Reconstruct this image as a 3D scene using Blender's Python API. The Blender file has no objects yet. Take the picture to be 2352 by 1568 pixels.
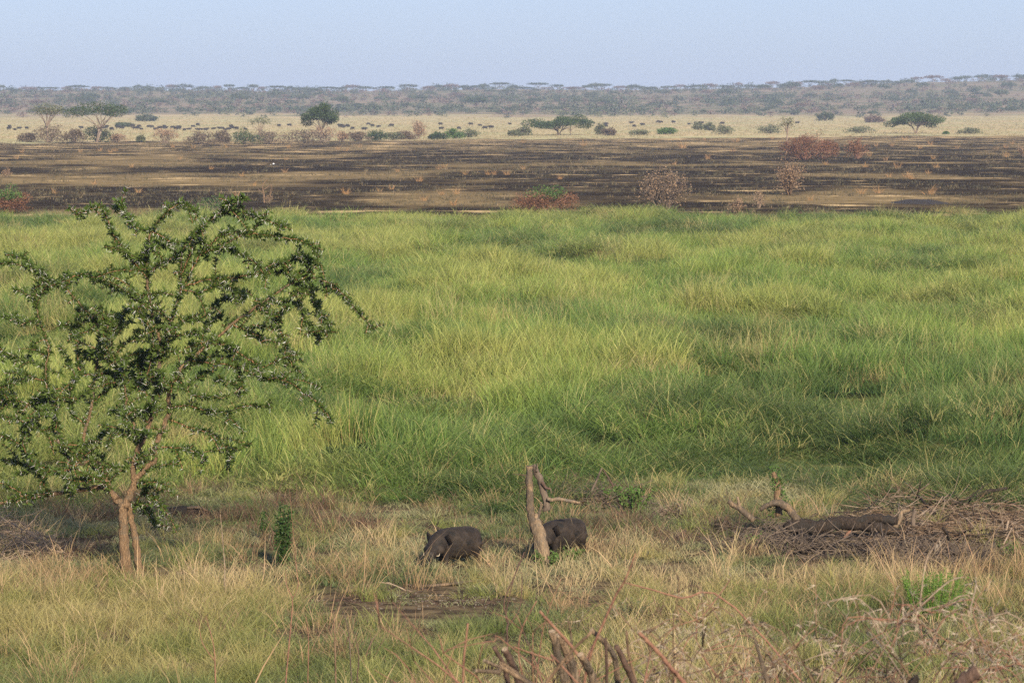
import bpy, math, random
import numpy as np
from mathutils import Vector, Matrix, noise as mnoise
R = math.radians
sc = bpy.context.scene
COL = sc.collection

# ------------------------------------------------------------------ camera
FPX, CU, CV = 8000.0, 1176.0, 784.0          # focal length and centre, in units of a 2352 px wide picture
CZ = 10.75
PITCH = math.atan((784 - 225) / FPX)
cam = bpy.data.cameras.new('camera'); camo = bpy.data.objects.new('camera', cam); COL.objects.link(camo)
cam.sensor_width = 36.0; cam.lens = 36.0 * FPX / 2352.0
camo.location = (0, 0, CZ); camo.rotation_euler = (math.pi / 2 - PITCH, 0, 0)
cam.clip_start = 0.5; cam.clip_end = 30000
cam.dof.use_dof = True; cam.dof.focus_distance = 82; cam.dof.aperture_fstop = 9
sc.camera = camo

# ------------------------------------------------------------------ sky, sun, exposure
SUN_EL, SUN_AZ = R(26), R(18)              # azimuth measured from straight behind the camera, negative = from the left
w = bpy.data.worlds.new('World'); sc.world = w; w.use_nodes = True
nt = w.node_tree; bg = nt.nodes['Background']
sky = nt.nodes.new('ShaderNodeTexSky'); sky.sky_type = 'NISHITA'; sky.sun_disc = False
sky.sun_elevation = SUN_EL; sky.sun_rotation = math.pi - SUN_AZ
sky.air_density = 1.0; sky.dust_density = 0.6; sky.ozone_density = 3.0; sky.altitude = 0
dust = nt.nodes.new('ShaderNodeMix'); dust.data_type = 'RGBA'; dust.inputs['Factor'].default_value = 0.55      # dry-season dust evens the sky out
dust.inputs['B'].default_value = (3.15, 3.75, 4.9, 1)
tint = nt.nodes.new('ShaderNodeMix'); tint.data_type = 'RGBA'; tint.blend_type = 'MULTIPLY'
tint.inputs['Factor'].default_value = 1.0
tint.inputs['B'].default_value = (0.60, 0.685, 1.04, 1)
nt.links.new(sky.outputs[0], tint.inputs['A']); nt.links.new(tint.outputs['Result'], dust.inputs['A']); nt.links.new(dust.outputs['Result'], bg.inputs[0])
bg.inputs[1].default_value = 0.083
sl = bpy.data.lights.new('sun', 'SUN'); so = bpy.data.objects.new('sun', sl); COL.objects.link(so)
sl.energy = 4.3; sl.angle = R(4); sl.color = (1.0, 0.87, 0.67)
sd = Vector((math.sin(SUN_AZ) * math.cos(SUN_EL), -math.cos(SUN_AZ) * math.cos(SUN_EL), math.sin(SUN_EL)))  # towards the sun
so.rotation_euler = sd.to_track_quat('Z', 'Y').to_euler(); so.location = sd * 300
vs = sc.view_settings; vs.view_transform = 'Standard'; vs.look = 'None'; vs.gamma = 1; vs.exposure = 1.0
vs.use_curve_mapping = False
sc.cycles.max_bounces = 3; sc.cycles.diffuse_bounces = 2; sc.cycles.transmission_bounces = 2; sc.cycles.glossy_bounces = 1
sc.cycles.volume_bounces = 0; sc.cycles.transparent_max_bounces = 8
sc.cycles.use_denoising = False; sc.cycles.sample_clamp_direct = 1.5; sc.cycles.sample_clamp_indirect = 1.0

# ------------------------------------------------------------------ helpers
rng = np.random.default_rng(7)
rnd = random.Random(11)
_tab = np.random.default_rng(3).random((256, 256))
def vnoise(x, y):
    x = np.asarray(x, float); y = np.asarray(y, float)
    xi = np.floor(x).astype(int); yi = np.floor(y).astype(int); fx = x - xi; fy = y - yi
    fx = fx * fx * (3 - 2 * fx); fy = fy * fy * (3 - 2 * fy)
    t = lambda a, b: _tab[a & 255, b & 255]
    return (t(xi, yi) * (1 - fx) + t(xi + 1, yi) * fx) * (1 - fy) + (t(xi, yi + 1) * (1 - fx) + t(xi + 1, yi + 1) * fx) * fy
def fbm(x, y, o=4):
    s = 0; a = 0.5; tot = 0
    for k in range(o):
        s = s + a * vnoise(x * 2 ** k + 17 * k, y * 2 ** k + 31 * k); tot += a; a *= 0.5
    return s / tot
PY = np.array([-80, 0, 12, 18, 30, 45, 56, 62, 70, 80, 95, 150, 300, 420, 2650, 3200, 4500, 5000, 6500, 9000, 20000], float)
PZ = np.array([9.3, 9.05, 8.15, 7.05, 4.85, 2.3, 0.75, 0.22, 0.05, 0, 0, -0.8, -3.0, -4.0, -4.0, 1.0, 19.5, 19.0, 6.0, 4, 4], float)
def H(x, y):
    x = np.asarray(x, float); y = np.asarray(y, float)
    z = np.interp(y, PY, PZ)
    u = 1176 + x / np.maximum(y, 1) * FPX
    hill = np.interp(x, [-4000, -700, 150, 350, 660, 1500, 4000], [-1, 0, 0.5, 4.5, 13, 16, 14]) * np.clip((y - 2650) / 1850, 0, 1) * np.clip((9000 - y) / 3500, 0, 1)
    z = z + hill
    z = z + np.where(y < 400, (fbm(x * 0.12, y * 0.12, 3) - 0.5) * 0.35 * np.clip((y - 4) / 20, 0, 1), 0)
    z = z + np.where(y > 2650, (fbm(x * 0.004 + 9, y * 0.004, 3) - 0.5) * 7 * np.clip((y - 2650) / 1200, 0, 1), 0)
    return z
def hz(x, y): return float(H(x, y))
cp, sp = math.cos(PITCH), math.sin(PITCH)
def ray(u, v):
    a = (u - CU) / FPX; b = -(v - CV) / FPX
    return a, cp + b * sp, -sp + b * cp
def at(u, v, d):
    """the point of the place that the photo shows at (u, v), at distance d along y"""
    a, f, z = ray(u, v); t = d / f
    return Vector((a * t, d, CZ + z * t))
_scan = np.concatenate([np.arange(55, 500, 0.4), np.geomspace(500, 9000, 3000)])
def gnd(u, v):
    a, f, z = ray(u, v); t = _scan / f
    below = (CZ + z * t) < H(a * t, _scan)
    i = int(np.argmax(below)) if below.any() else len(_scan) - 1
    d = float(_scan[i]); x = a * d / f
    return Vector((x, d, hz(x, d)))
def ppm(d): return FPX / d
def link(o, parent=None):
    COL.objects.link(o); o.parent = parent; return o
def tag(o, label=None, cat=None, group=None, kind=None):
    if label: o['label'] = label
    if cat: o['category'] = cat
    if group: o['group'] = group
    if kind: o['kind'] = kind
    return o
def mesh(name, V, F, mat=None, smooth=False, mats=None, midx=None):
    me = bpy.data.meshes.new(name)
    me.from_pydata([tuple(v) for v in V], [], F)
    for m in (mats or ([mat] if mat else [])): me.materials.append(m)
    if midx is not None: me.polygons.foreach_set('material_index', midx)
    if smooth: me.polygons.foreach_set('use_smooth', [True] * len(me.polygons))
    me.update(); return me
def obj(name, me, parent=None, loc=None):
    o = bpy.data.objects.new(name, me); link(o, parent)
    if loc is not None: o.location = loc
    return o
def empty(name, loc, rz=0):
    o = bpy.data.objects.new(name, None); o.empty_display_size = 0.1; link(o); o.location = loc; o.rotation_euler = (0, 0, rz); return o
def copy_tree(o, parent=None):
    c = o.copy(); COL.objects.link(c); c.parent = parent
    for ch in list(o.children): copy_tree(ch, c)
    return c
class MB:
    def __init__(s): s.V = []; s.F = []
    def tube(s, pts, rad, n=6, cap=True, wob=0, seed=0):
        pts = [Vector(p) for p in pts]; b = len(s.V); m = len(pts)
        if not hasattr(rad, '__len__'): rad = [rad] * m
        rr = random.Random(seed)
        up = None
        for i, p in enumerate(pts):
            t = (pts[min(i + 1, m - 1)] - pts[max(i - 1, 0)])
            t = t.normalized() if t.length > 1e-9 else Vector((0, 0, 1))
            if up is None: up = t.orthogonal().normalized()
            sd_ = t.cross(up); sd_ = sd_.normalized() if sd_.length > 1e-6 else t.orthogonal().normalized(); up = sd_.cross(t).normalized()
            for k in range(n):
                a = 2 * math.pi * k / n; r = rad[i] * (1 + (rr.uniform(-wob, wob) if wob else 0))
                s.V.append(p + (up * math.cos(a) + sd_ * math.sin(a)) * r)
        for i in range(m - 1):
            for k in range(n):
                a = b + i * n + k; c = b + i * n + (k + 1) % n
                s.F.append((a, c, c + n, a + n))
        if cap:
            s.F.append(tuple(range(b + n - 1, b - 1, -1))); s.F.append(tuple(range(b + (m - 1) * n, b + m * n)))
        return s
    def cone(s, p, q, r):
        p = Vector(p); q = Vector(q); t = (q - p).normalized(); u_ = t.orthogonal().normalized(); v_ = t.cross(u_); b = len(s.V)
        for k in range(3):
            a = 2.094 * k; s.V.append(p + (u_ * math.cos(a) + v_ * math.sin(a)) * r)
        s.V.append(q); s.F += [(b, b + 1, b + 3), (b + 1, b + 2, b + 3), (b + 2, b, b + 3)]
    def leaf(s, p, d, L, W, nrm=None):
        d = Vector(d).normalized(); n_ = Vector(nrm) if nrm is not None else Vector((rnd.gauss(0, 1), rnd.gauss(0, 1), rnd.gauss(0, 1)))
        sd_ = d.cross(n_); sd_ = sd_.normalized() if sd_.length > 1e-6 else d.orthogonal().normalized()
        b = len(s.V); p = Vector(p)
        s.V += [p, p + d * L * .5 + sd_ * W * .5, p + d * L, p + d * L * .5 - sd_ * W * .5]; s.F.append((b, b + 1, b + 2, b + 3))
    def ball(s, c, r, n=8, m=6, rot=None):
        b = len(s.V); c = Vector(c); r = Vector(r) if hasattr(r, '__len__') else Vector((r, r, r))
        for i in range(m + 1):
            ph = math.pi * i / m
            for k in range(n):
                a = 2 * math.pi * k / n
                q = Vector((math.sin(ph) * math.cos(a) * r.x, math.sin(ph) * math.sin(a) * r.y, math.cos(ph) * r.z))
                if rot is not None: q = rot @ q
                s.V.append(c + q)
        for i in range(m):
            for k in range(n):
                a = b + i * n + k; d = b + i * n + (k + 1) % n
                s.F.append((a, a + n, d + n, d))
    def build(s, name, mat, parent=None, smooth=True, loc=None):
        return obj(name, mesh(name, s.V, s.F, mat, smooth), parent, loc)
def curve_pts(pts, k=4):
    """Catmull-Rom through pts"""
    P = [Vector(p) for p in pts]
    if len(P) < 3: return P
    P = [P[0] * 2 - P[1]] + P + [P[-1] * 2 - P[-2]]; out = []
    for i in range(1, len(P) - 2):
        for j in range(k):
            t = j / k
            out.append(0.5 * ((2 * P[i]) + (P[i + 1] - P[i - 1]) * t + (2 * P[i - 1] - 5 * P[i] + 4 * P[i + 1] - P[i + 2]) * t * t + (-P[i - 1] + 3 * P[i] - 3 * P[i + 1] + P[i + 2]) * t ** 3))
    out.append(P[-2]); return out
def lerp_list(a, n):
    return list(np.interp(np.linspace(0, 1, n), np.linspace(0, 1, len(a)), a))

# ------------------------------------------------------------------ materials
def nmat(name):
    m = bpy.data.materials.new(name); m.use_nodes = True; nt = m.node_tree
    for n in list(nt.nodes): nt.nodes.remove(n)
    out = nt.nodes.new('ShaderNodeOutputMaterial'); return m, nt, out
def N(nt, t, **kw):
    n = nt.nodes.new(t)
    for k, v in kw.items():
        if k in ('op',): n.operation = v
        else: n.inputs[k].default_value = v
    return n
def math_(nt, op, a, b=None, clamp=False):
    n = nt.nodes.new('ShaderNodeMath'); n.operation = op; n.use_clamp = clamp
    for i, q in enumerate((a, b)):
        if q is None: continue
        if isinstance(q, (int, float)): n.inputs[i].default_value = q
        else: nt.links.new(q, n.inputs[i])
    return n.outputs[0]
def mix(nt, f, a, b, mode='MIX'):
    n = nt.nodes.new('ShaderNodeMix'); n.data_type = 'RGBA'; n.blend_type = mode
    for s_, q in (('Factor', f), ('A', a), ('B', b)):
        if isinstance(q, (int, float)): n.inputs[s_].default_value = q
        elif isinstance(q, (tuple, list)): n.inputs[s_].default_value = (*q[:3], 1)
        else: nt.links.new(q, n.inputs[s_])
    return n.outputs['Result']
def noise_(nt, vec, scale, detail=3, rough=0.55, ramp=None):
    n = nt.nodes.new('ShaderNodeTexNoise'); n.inputs['Scale'].default_value = scale; n.inputs['Detail'].default_value = detail; n.inputs['Roughness'].default_value = rough
    if vec is not None: nt.links.new(vec, n.inputs['Vector'])
    if ramp is None: return n.outputs[0]
    mr = nt.nodes.new('ShaderNodeMapRange'); mr.interpolation_type = 'SMOOTHSTEP'; mr.inputs[1].default_value = ramp[0]; mr.inputs[2].default_value = ramp[1]
    nt.links.new(n.outputs[0], mr.inputs[0]); return mr.outputs[0]
def leaf_mat(name, cols, trans=0.35, big=0.15, bigcols=None, tip=None, rough=0.55, spec=0.25, big2=None):
    """cols: two colours varied per plant; bigcols: colour patches over the ground at scale big; tip: colour at attribute h = 1"""
    m, nt, out = nmat(name); geo = nt.nodes.new('ShaderNodeNewGeometry'); oi = nt.nodes.new('ShaderNodeObjectInfo')
    c = mix(nt, oi.outputs['Random'], cols[0], cols[1])
    wn = noise_(nt, geo.outputs['Position'], 6.0, 2)
    c = mix(nt, math_(nt, 'MULTIPLY', wn, 0.6), c, cols[2] if len(cols) > 2 else cols[1])
    if bigcols:
        f = noise_(nt, geo.outputs['Position'], big, 4, 0.6, (0.36, 0.64))
        c = mix(nt, math_(nt, 'MULTIPLY', f, 0.75), c, bigcols[0])
        if len(bigcols) > 1:
            mp = nt.nodes.new('ShaderNodeMapping'); mp.inputs['Location'].default_value = (53, 11, 7); nt.links.new(geo.outputs['Position'], mp.inputs[0])
            f = noise_(nt, mp.outputs[0], big2 or big * 1.7, 3, 0.6, (0.46, 0.7)); c = mix(nt, math_(nt, 'MULTIPLY', f, 0.75), c, bigcols[1])
    if tip:
        at_ = nt.nodes.new('ShaderNodeAttribute'); at_.attribute_name = 'h'
        f = math_(nt, 'POWER', at_.outputs['Fac'], 1.6); c = mix(nt, math_(nt, 'MULTIPLY', f, 0.6), c, tip)
    p = nt.nodes.new('ShaderNodeBsdfPrincipled'); p.inputs['Roughness'].default_value = rough; p.inputs['Specular IOR Level'].default_value = spec
    nt.links.new(c, p.inputs['Base Color'])
    t = nt.nodes.new('ShaderNodeBsdfTranslucent'); nt.links.new(c, t.inputs[0])
    ms = nt.nodes.new('ShaderNodeMixShader'); ms.inputs[0].default_value = trans
    nt.links.new(p.outputs[0], ms.inputs[1]); nt.links.new(t.outputs[0], ms.inputs[2]); nt.links.new(ms.outputs[0], out.inputs[0])
    return m
def clump_mat(name, tip, trans=0.35, vary=0.5, spec=.2, dead=None):
    """colour carried by each scattered clump (col), varied from blade to blade (bv) and towards the tip (h)"""
    m, nt, out = nmat(name)
    def A(n_, ty='GEOMETRY'):
        a = nt.nodes.new('ShaderNodeAttribute'); a.attribute_name = n_; a.attribute_type = ty; return a
    c = A('col', 'INSTANCER').outputs['Color']
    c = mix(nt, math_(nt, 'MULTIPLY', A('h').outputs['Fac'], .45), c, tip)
    hs_ = nt.nodes.new('ShaderNodeHueSaturation'); bv = A('bv').outputs['Fac']
    nt.links.new(math_(nt, 'ADD', math_(nt, 'MULTIPLY', bv, vary * 1.3), 1 - vary * .6), hs_.inputs['Value']); nt.links.new(math_(nt, 'ADD', math_(nt, 'MULTIPLY', bv, -.05), .525), hs_.inputs['Hue']); nt.links.new(c, hs_.inputs['Color'])
    c = hs_.outputs[0]
    if dead: c = mix(nt, math_(nt, 'MULTIPLY', math_(nt, 'GREATER_THAN', bv, .74), .75), c, dead)
    p = nt.nodes.new('ShaderNodeBsdfPrincipled'); p.inputs['Roughness'].default_value = .5; p.inputs['Specular IOR Level'].default_value = spec; nt.links.new(c, p.inputs['Base Color'])
    t = nt.nodes.new('ShaderNodeBsdfTranslucent'); nt.links.new(c, t.inputs[0])
    ms = nt.nodes.new('ShaderNodeMixShader'); ms.inputs[0].default_value = trans
    nt.links.new(p.outputs[0], ms.inputs[1]); nt.links.new(t.outputs[0], ms.inputs[2]); nt.links.new(ms.outputs[0], out.inputs[0]); return m
def bark_mat(name, c1, c2, c3=None, scale=9, bump=0.6, stretch=6, rough=0.9):
    m, nt, out = nmat(name); tc = nt.nodes.new('ShaderNodeTexCoord')
    mp = nt.nodes.new('ShaderNodeMapping'); mp.inputs['Scale'].default_value = (stretch, stretch, 1); nt.links.new(tc.outputs['Object'], mp.inputs[0])
    f = noise_(nt, mp.outputs[0], scale * .5, 5, .65, (.35, .65)); c = mix(nt, f, c1, c2)
    if c3: c = mix(nt, noise_(nt, tc.outputs['Object'], scale * .35, 3, .6, (.5, .66)), c, c3)
    p = nt.nodes.new('ShaderNodeBsdfPrincipled'); p.inputs['Roughness'].default_value = rough; p.inputs['Specular IOR Level'].default_value = 0.2
    nt.links.new(c, p.inputs['Base Color'])
    b = nt.nodes.new('ShaderNodeBump'); b.inputs['Strength'].default_value = bump; b.inputs['Distance'].default_value = 0.02; nt.links.new(f, b.inputs['Height']); nt.links.new(b.outputs[0], p.inputs['Normal'])
    nt.links.new(p.outputs[0], out.inputs[0]); return m
M = {}
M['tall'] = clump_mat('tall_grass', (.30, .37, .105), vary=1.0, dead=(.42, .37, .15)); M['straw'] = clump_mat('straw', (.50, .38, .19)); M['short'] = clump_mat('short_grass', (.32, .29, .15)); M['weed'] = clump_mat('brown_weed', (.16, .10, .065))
M['green'] = leaf_mat('green_herb', [(.13, .24, .04), (.19, .30, .05), (.10, .19, .035)], .4)
M['herbdark'] = leaf_mat('dark_leaf', [(.035, .075, .018), (.05, .10, .022), (.07, .12, .03)], .3)
M['acleaf'] = leaf_mat('acacia_leaf', [(.046, .088, .018), (.075, .125, .024), (.115, .16, .03)], .35, 1.2, [(.09, .13, .026)])
M['thorn'] = leaf_mat('white_thorn', [(.62, .62, .60), (.72, .72, .70), (.5, .5, .46)], 0)
M['drythorn'] = leaf_mat('dry_thorn', [(.30, .235, .17), (.40, .34, .27), (.22, .16, .11)], 0)
M['bark'] = bark_mat('acacia_bark', (.13, .085, .05), (.30, .19, .105), (.18, .135, .09), scale=14, bump=1.0)
M['twig'] = bark_mat('twig', (.20, .10, .05), (.27, .15, .08))
M['deadwood'] = bark_mat('dead_wood', (.17, .125, .085), (.10, .08, .062), (.25, .17, .105), bump=1.1)
M['peeled'] = bark_mat('peeled_wood', (.29, .20, .125), (.20, .15, .10), (.17, .14, .11), bump=1.0)
M['cut'] = bark_mat('cut_wood', (.40, .30, .20), (.32, .23, .15), scale=20)
M['charlog'] = bark_mat('charred_log', (.022, .017, .014), (.06, .043, .032), (.035, .03, .026), scale=8, bump=1)
M['greywood'] = bark_mat('grey_wood', (.105, .08, .06), (.165, .125, .095), (.06, .045, .036))
M['redstem'] = bark_mat('red_stem', (.26, .14, .09), (.20, .10, .07))
M['darkstem'] = bark_mat('dark_stem', (.07, .045, .035), (.12, .075, .055))
M['brush'] = bark_mat('brush', (.15, .095, .058), (.22, .145, .09), (.085, .055, .036))
M['paletwig'] = bark_mat('pale_twig', (.32, .245, .18), (.26, .19, .14), (.19, .125, .085))
M['fol_dark'] = leaf_mat('bush_dark', [(.04, .07, .022), (.06, .095, .03), (.08, .11, .035)], .25)
M['fol_olive'] = leaf_mat('bush_olive', [(.13, .145, .07), (.16, .17, .08), (.12, .12, .065)], .25)
M['fol_bright'] = leaf_mat('bush_bright', [(.08, .15, .03), (.11, .19, .04), (.07, .12, .03)], .25)
M['fol_brown'] = leaf_mat('bush_brown', [(.17, .115, .075), (.14, .095, .065), (.12, .10, .055)], .2)
M['fol_rust'] = leaf_mat('bush_rust', [(.19, .085, .042), (.24, .12, .06), (.14, .07, .04)], .2)
M['fol_tan'] = leaf_mat('bush_tan', [(.33, .21, .12), (.27, .17, .10), (.36, .26, .17)], .2)
M['fol_far'] = leaf_mat('wood_green', [(.06, .085, .04), (.09, .105, .05), (.05, .075, .04)], .2)
M['fol_farb'] = leaf_mat('wood_brown', [(.16, .115, .085), (.13, .10, .075), (.19, .12, .09)], .2)
M['fartrunk'] = bark_mat('far_trunk', (.26, .20, .15), (.18, .13, .10))
M['tuftorange'] = leaf_mat('orange_tuft', [(.42, .24, .10), (.48, .30, .13), (.36, .20, .09)], .3)
M['ash'] = bark_mat('dark_earth', (.022, .017, .013), (.05, .038, .028), scale=6, stretch=1)
M['stone'] = bark_mat('white_stone', (.7, .7, .68), (.6, .6, .58), stretch=1)
M['hog'] = bark_mat('hog_hide', (.017, .013, .011), (.034, .025, .019), (.011, .010, .009), scale=10, bump=.5, stretch=1, rough=.7)
M['hogdark'] = bark_mat('hog_skin', (.024, .020, .018), (.042, .034, .030), scale=14, stretch=1, rough=.6)
M['tusk'] = bark_mat('tusk', (.48, .41, .31), (.40, .33, .24), stretch=1, bump=.1)
M['buffalo'] = bark_mat('buffalo_hide', (.02, .018, .017), (.035, .03, .027), stretch=1)
M['pebble'] = bark_mat('pebble', (.15, .125, .10), (.10, .085, .07), stretch=1)

def ground_mat(zones):
    """soil of the places named in zones, which lie one behind the other with ragged borders"""
    m, nt, out = nmat('ground_' + '_'.join(zones)); geo = nt.nodes.new('ShaderNodeNewGeometry'); P = geo.outputs['Position']
    sx = nt.nodes.new('ShaderNodeSeparateXYZ'); nt.links.new(P, sx.inputs[0]); X, Y = sx.outputs[0], sx.outputs[1]
    def sc_(vx, vy, off=0):
        mp = nt.nodes.new('ShaderNodeMapping'); mp.inputs['Scale'].default_value = (vx, vy, 1); mp.inputs['Location'].default_value = (off, off * .7, 0); nt.links.new(P, mp.inputs[0]); return mp.outputs[0]
    def step(val, a, b):
        mr = nt.nodes.new('ShaderNodeMapRange'); mr.interpolation_type = 'SMOOTHSTEP'; mr.inputs[1].default_value = a; mr.inputs[2].default_value = b; nt.links.new(val, mr.inputs[0]); return mr.outputs[0]
    edge = math_(nt, 'SUBTRACT', Y, math_(nt, 'MULTIPLY', X, .57))
    def meadow():
        c = mix(nt, noise_(nt, P, 1.3, 4, .65, (.4, .6)), (.032, .024, .018), (.095, .072, .045))
        return mix(nt, noise_(nt, P, .35, 2, .6, (.55, .7)), c, (.085, .085, .04))
    def swamp():
        return mix(nt, noise_(nt, P, .5, 3, .6, (.4, .6)), (.05, .065, .022), (.10, .10, .04))
    def burnt():
        big = noise_(nt, sc_(.016, .0085, 3), 1.0, 4, .6, (.50, .60))
        mid = noise_(nt, sc_(.028, .028, 9), 1.0, 5, .72, (.47, .66))
        olive = math_(nt, 'MULTIPLY', math_(nt, 'ADD', math_(nt, 'MULTIPLY', big, .8), math_(nt, 'MULTIPLY', mid, .38)), 1.0, True)
        fine = noise_(nt, sc_(.20, .16, 21), 1, 5, .75)
        c_bu = mix(nt, fine, (.006, .0045, .0035), (.028, .021, .0155))
        c_ol = mix(nt, step(fine, .3, .6), (.075, .055, .028), (.19, .14, .072))
        c_bu = mix(nt, olive, c_bu, c_ol)
        c_bu = mix(nt, math_(nt, 'MULTIPLY', step(fine, .5, .6), .5), c_bu, (.03, .027, .025))
        st = noise_(nt, sc_(.06, .07, 41), 1.0, 5, .68)
        st = math_(nt, 'ADD', st, math_(nt, 'MULTIPLY', step(edge, 750, 1200), .075)); st = step(st, .575, .665)
        c_bu = mix(nt, math_(nt, 'MULTIPLY', st, .9), c_bu, mix(nt, fine, (.28, .19, .10), (.46, .35, .19)))
        return c_bu
    def dry():
        c = mix(nt, noise_(nt, sc_(.02, .008, 13), 1, 4, .65, (.38, .62)), (.32, .255, .15), (.26, .245, .135))
        return mix(nt, noise_(nt, sc_(.09, .03, 6), 1, 3, .65, (.52, .66)), c, (.24, .19, .11))
    def wood():
        return mix(nt, noise_(nt, sc_(.012, .006, 17), 1, 4, .65, (.4, .6)), (.17, .13, .095), (.10, .10, .062))
    F = dict(meadow=meadow, swamp=swamp, burnt=burnt, dry=dry, wood=wood)
    c = F[zones[0]]()
    for z in zones[1:]:
        if z in ('swamp', 'burnt'):
            n1 = math_(nt, 'MULTIPLY', math_(nt, 'SUBTRACT', noise_(nt, P, .08, 3, .6), .5), 14)
            f = step(math_(nt, 'ADD', Y, n1), *((90, 97) if z == 'swamp' else (386, 394)))
        elif z == 'dry':
            n2 = math_(nt, 'MULTIPLY', math_(nt, 'SUBTRACT', noise_(nt, sc_(.03, .008), 1.0, 4, .65), .5), 260)
            f = step(math_(nt, 'ADD', edge, n2), 1235, 1262)
        else:
            n3 = math_(nt, 'MULTIPLY', math_(nt, 'SUBTRACT', noise_(nt, sc_(.01, .004), 1.0, 3, .6), .5), 700)
            f = step(math_(nt, 'ADD', Y, n3), 2600, 2900)
        c = mix(nt, f, c, F[z]())
    d = nt.nodes.new('ShaderNodeBsdfDiffuse'); d.inputs['Roughness'].default_value = .5
    nt.links.new(c, d.inputs['Color']); nt.links.new(d.outputs[0], out.inputs[0]); return m
GM = [ground_mat(z) for z in (('meadow', 'swamp'), ('swamp', 'burnt'), ('burnt',), ('burnt', 'dry'), ('dry', 'wood'), ('wood',))]
GY = [320, 430, 900, 1650, 3300]

# ------------------------------------------------------------------ ground
ys = np.unique(np.concatenate([np.arange(-80, 20, 4), np.arange(20, 130, 1.2), np.geomspace(130, 420, 90), np.geomspace(420, 2600, 60), np.geomspace(2600, 6500, 90), np.geomspace(6500, 9000, 8)]))
xs0 = np.unique(np.concatenate([np.arange(0, 30, 1.0), np.geomspace(30, 900, 70), np.geomspace(900, 9000, 20)]))
xs = np.concatenate([-xs0[::-1], xs0[1:]])
XX, YY = np.meshgrid(xs, ys); ZZ = H(XX, YY)
V = np.stack([XX, YY, ZZ], -1).reshape(-1, 3); nx = len(xs)
I = (np.arange(len(ys) - 1)[:, None] * nx + np.arange(nx - 1)[None]).reshape(-1)
Fq = np.stack([I, I + 1, I + nx + 1, I + nx], 1)
g = obj('ground', mesh('ground', V.tolist(), Fq.tolist(), None, True, GM, np.searchsorted(GY, V[Fq[:, 0], 1]).astype(np.int32)))
tag(g, 'rolling savanna ground from near bank to far ridge', 'ground', kind='structure')

# ------------------------------------------------------------------ scattered grass (uncountable)
def blades(name, n, h, spread, wid, bend, mat, seed, lean=0.17, segs=3, hvar=.5, flop=0.0, wind=(0.10, 0), K=1, KR=0):
    """a clump of grass blades: strips that taper and bend over"""
    r = np.random.default_rng(seed); V = []; F = []; hh = []; bv = []
    ctr = [(KR * math.sqrt((k + .5) / K) * math.cos(k * 2.4), KR * math.sqrt((k + .5) / K) * math.sin(k * 2.4), r.uniform(.72, 1.25), r.random()) for k in range(K)] if K > 1 else [(0, 0, 1, .5)]
    n = int(n * (.8 if K == 6 else .6)); wid = wid * (1.05 if K == 6 else 1.3)
    for i in range(n * K):
        ck = ctr[i % K]
        a = r.uniform(0, 6.283); rr = spread * math.sqrt(r.random()); x, y = ck[0] + rr * math.cos(a), ck[1] + rr * math.sin(a)
        L = ck[2] * h * (1 + r.uniform(-hvar, hvar)); da = a + r.normal(0, .7); tilt = abs(r.normal(0, lean)) + rr / max(spread, 1e-6) * lean * .5 + (flop if r.random() < .3 else 0)
        dx, dy = math.cos(da), math.sin(da); b = r.uniform(.3, 1.0) * bend; W = wid * r.uniform(.6, 1.25)
        fa = r.uniform(0, 6.283); fx, fy = math.cos(fa), math.sin(fa)
        base = len(V); px, py, pz = x, y, -.03; th = tilt; rb = .55 * r.random() + .45 * ck[3] if K > 1 else r.random(); bv += [rb] * (2 * segs + 1)
        for s in range(segs + 1):
            t = s / segs; ww = W * (1 - t * .35 if s < segs else 0) * .5
            if s < segs: V += [(px - fx * ww, py - fy * ww, pz), (px + fx * ww, py + fy * ww, pz)]; hh += [t, t]
            else: V.append((px, py, pz)); hh.append(1)
            th = tilt + b * t * 1.6; st = L / segs
            px += (dx * math.sin(th) + wind[0] * t) * st; py += (dy * math.sin(th) + wind[1] * t) * st; pz += max(math.cos(th), -.6) * st
        for s in range(segs - 1):
            k = base + 2 * s; F.append((k, k + 1, k + 3, k + 2))
        k = base + 2 * (segs - 1); F.append((k, k + 1, k + 2))
    me = mesh(name, V, F, mat); at_ = me.attributes.new('h', 'FLOAT', 'POINT'); at_.data.foreach_set('value', np.array(hh, np.float32)); at_ = me.attributes.new('bv', 'FLOAT', 'POINT'); at_.data.foreach_set('value', np.array(bv, np.float32))
    return me
def protos(cname, meshes):
    c = bpy.data.collections.new(cname)
    for i, me in enumerate(meshes):
        o = bpy.data.objects.new('%s_%02d' % (cname, i), me); c.objects.link(o)
    return c
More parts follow.
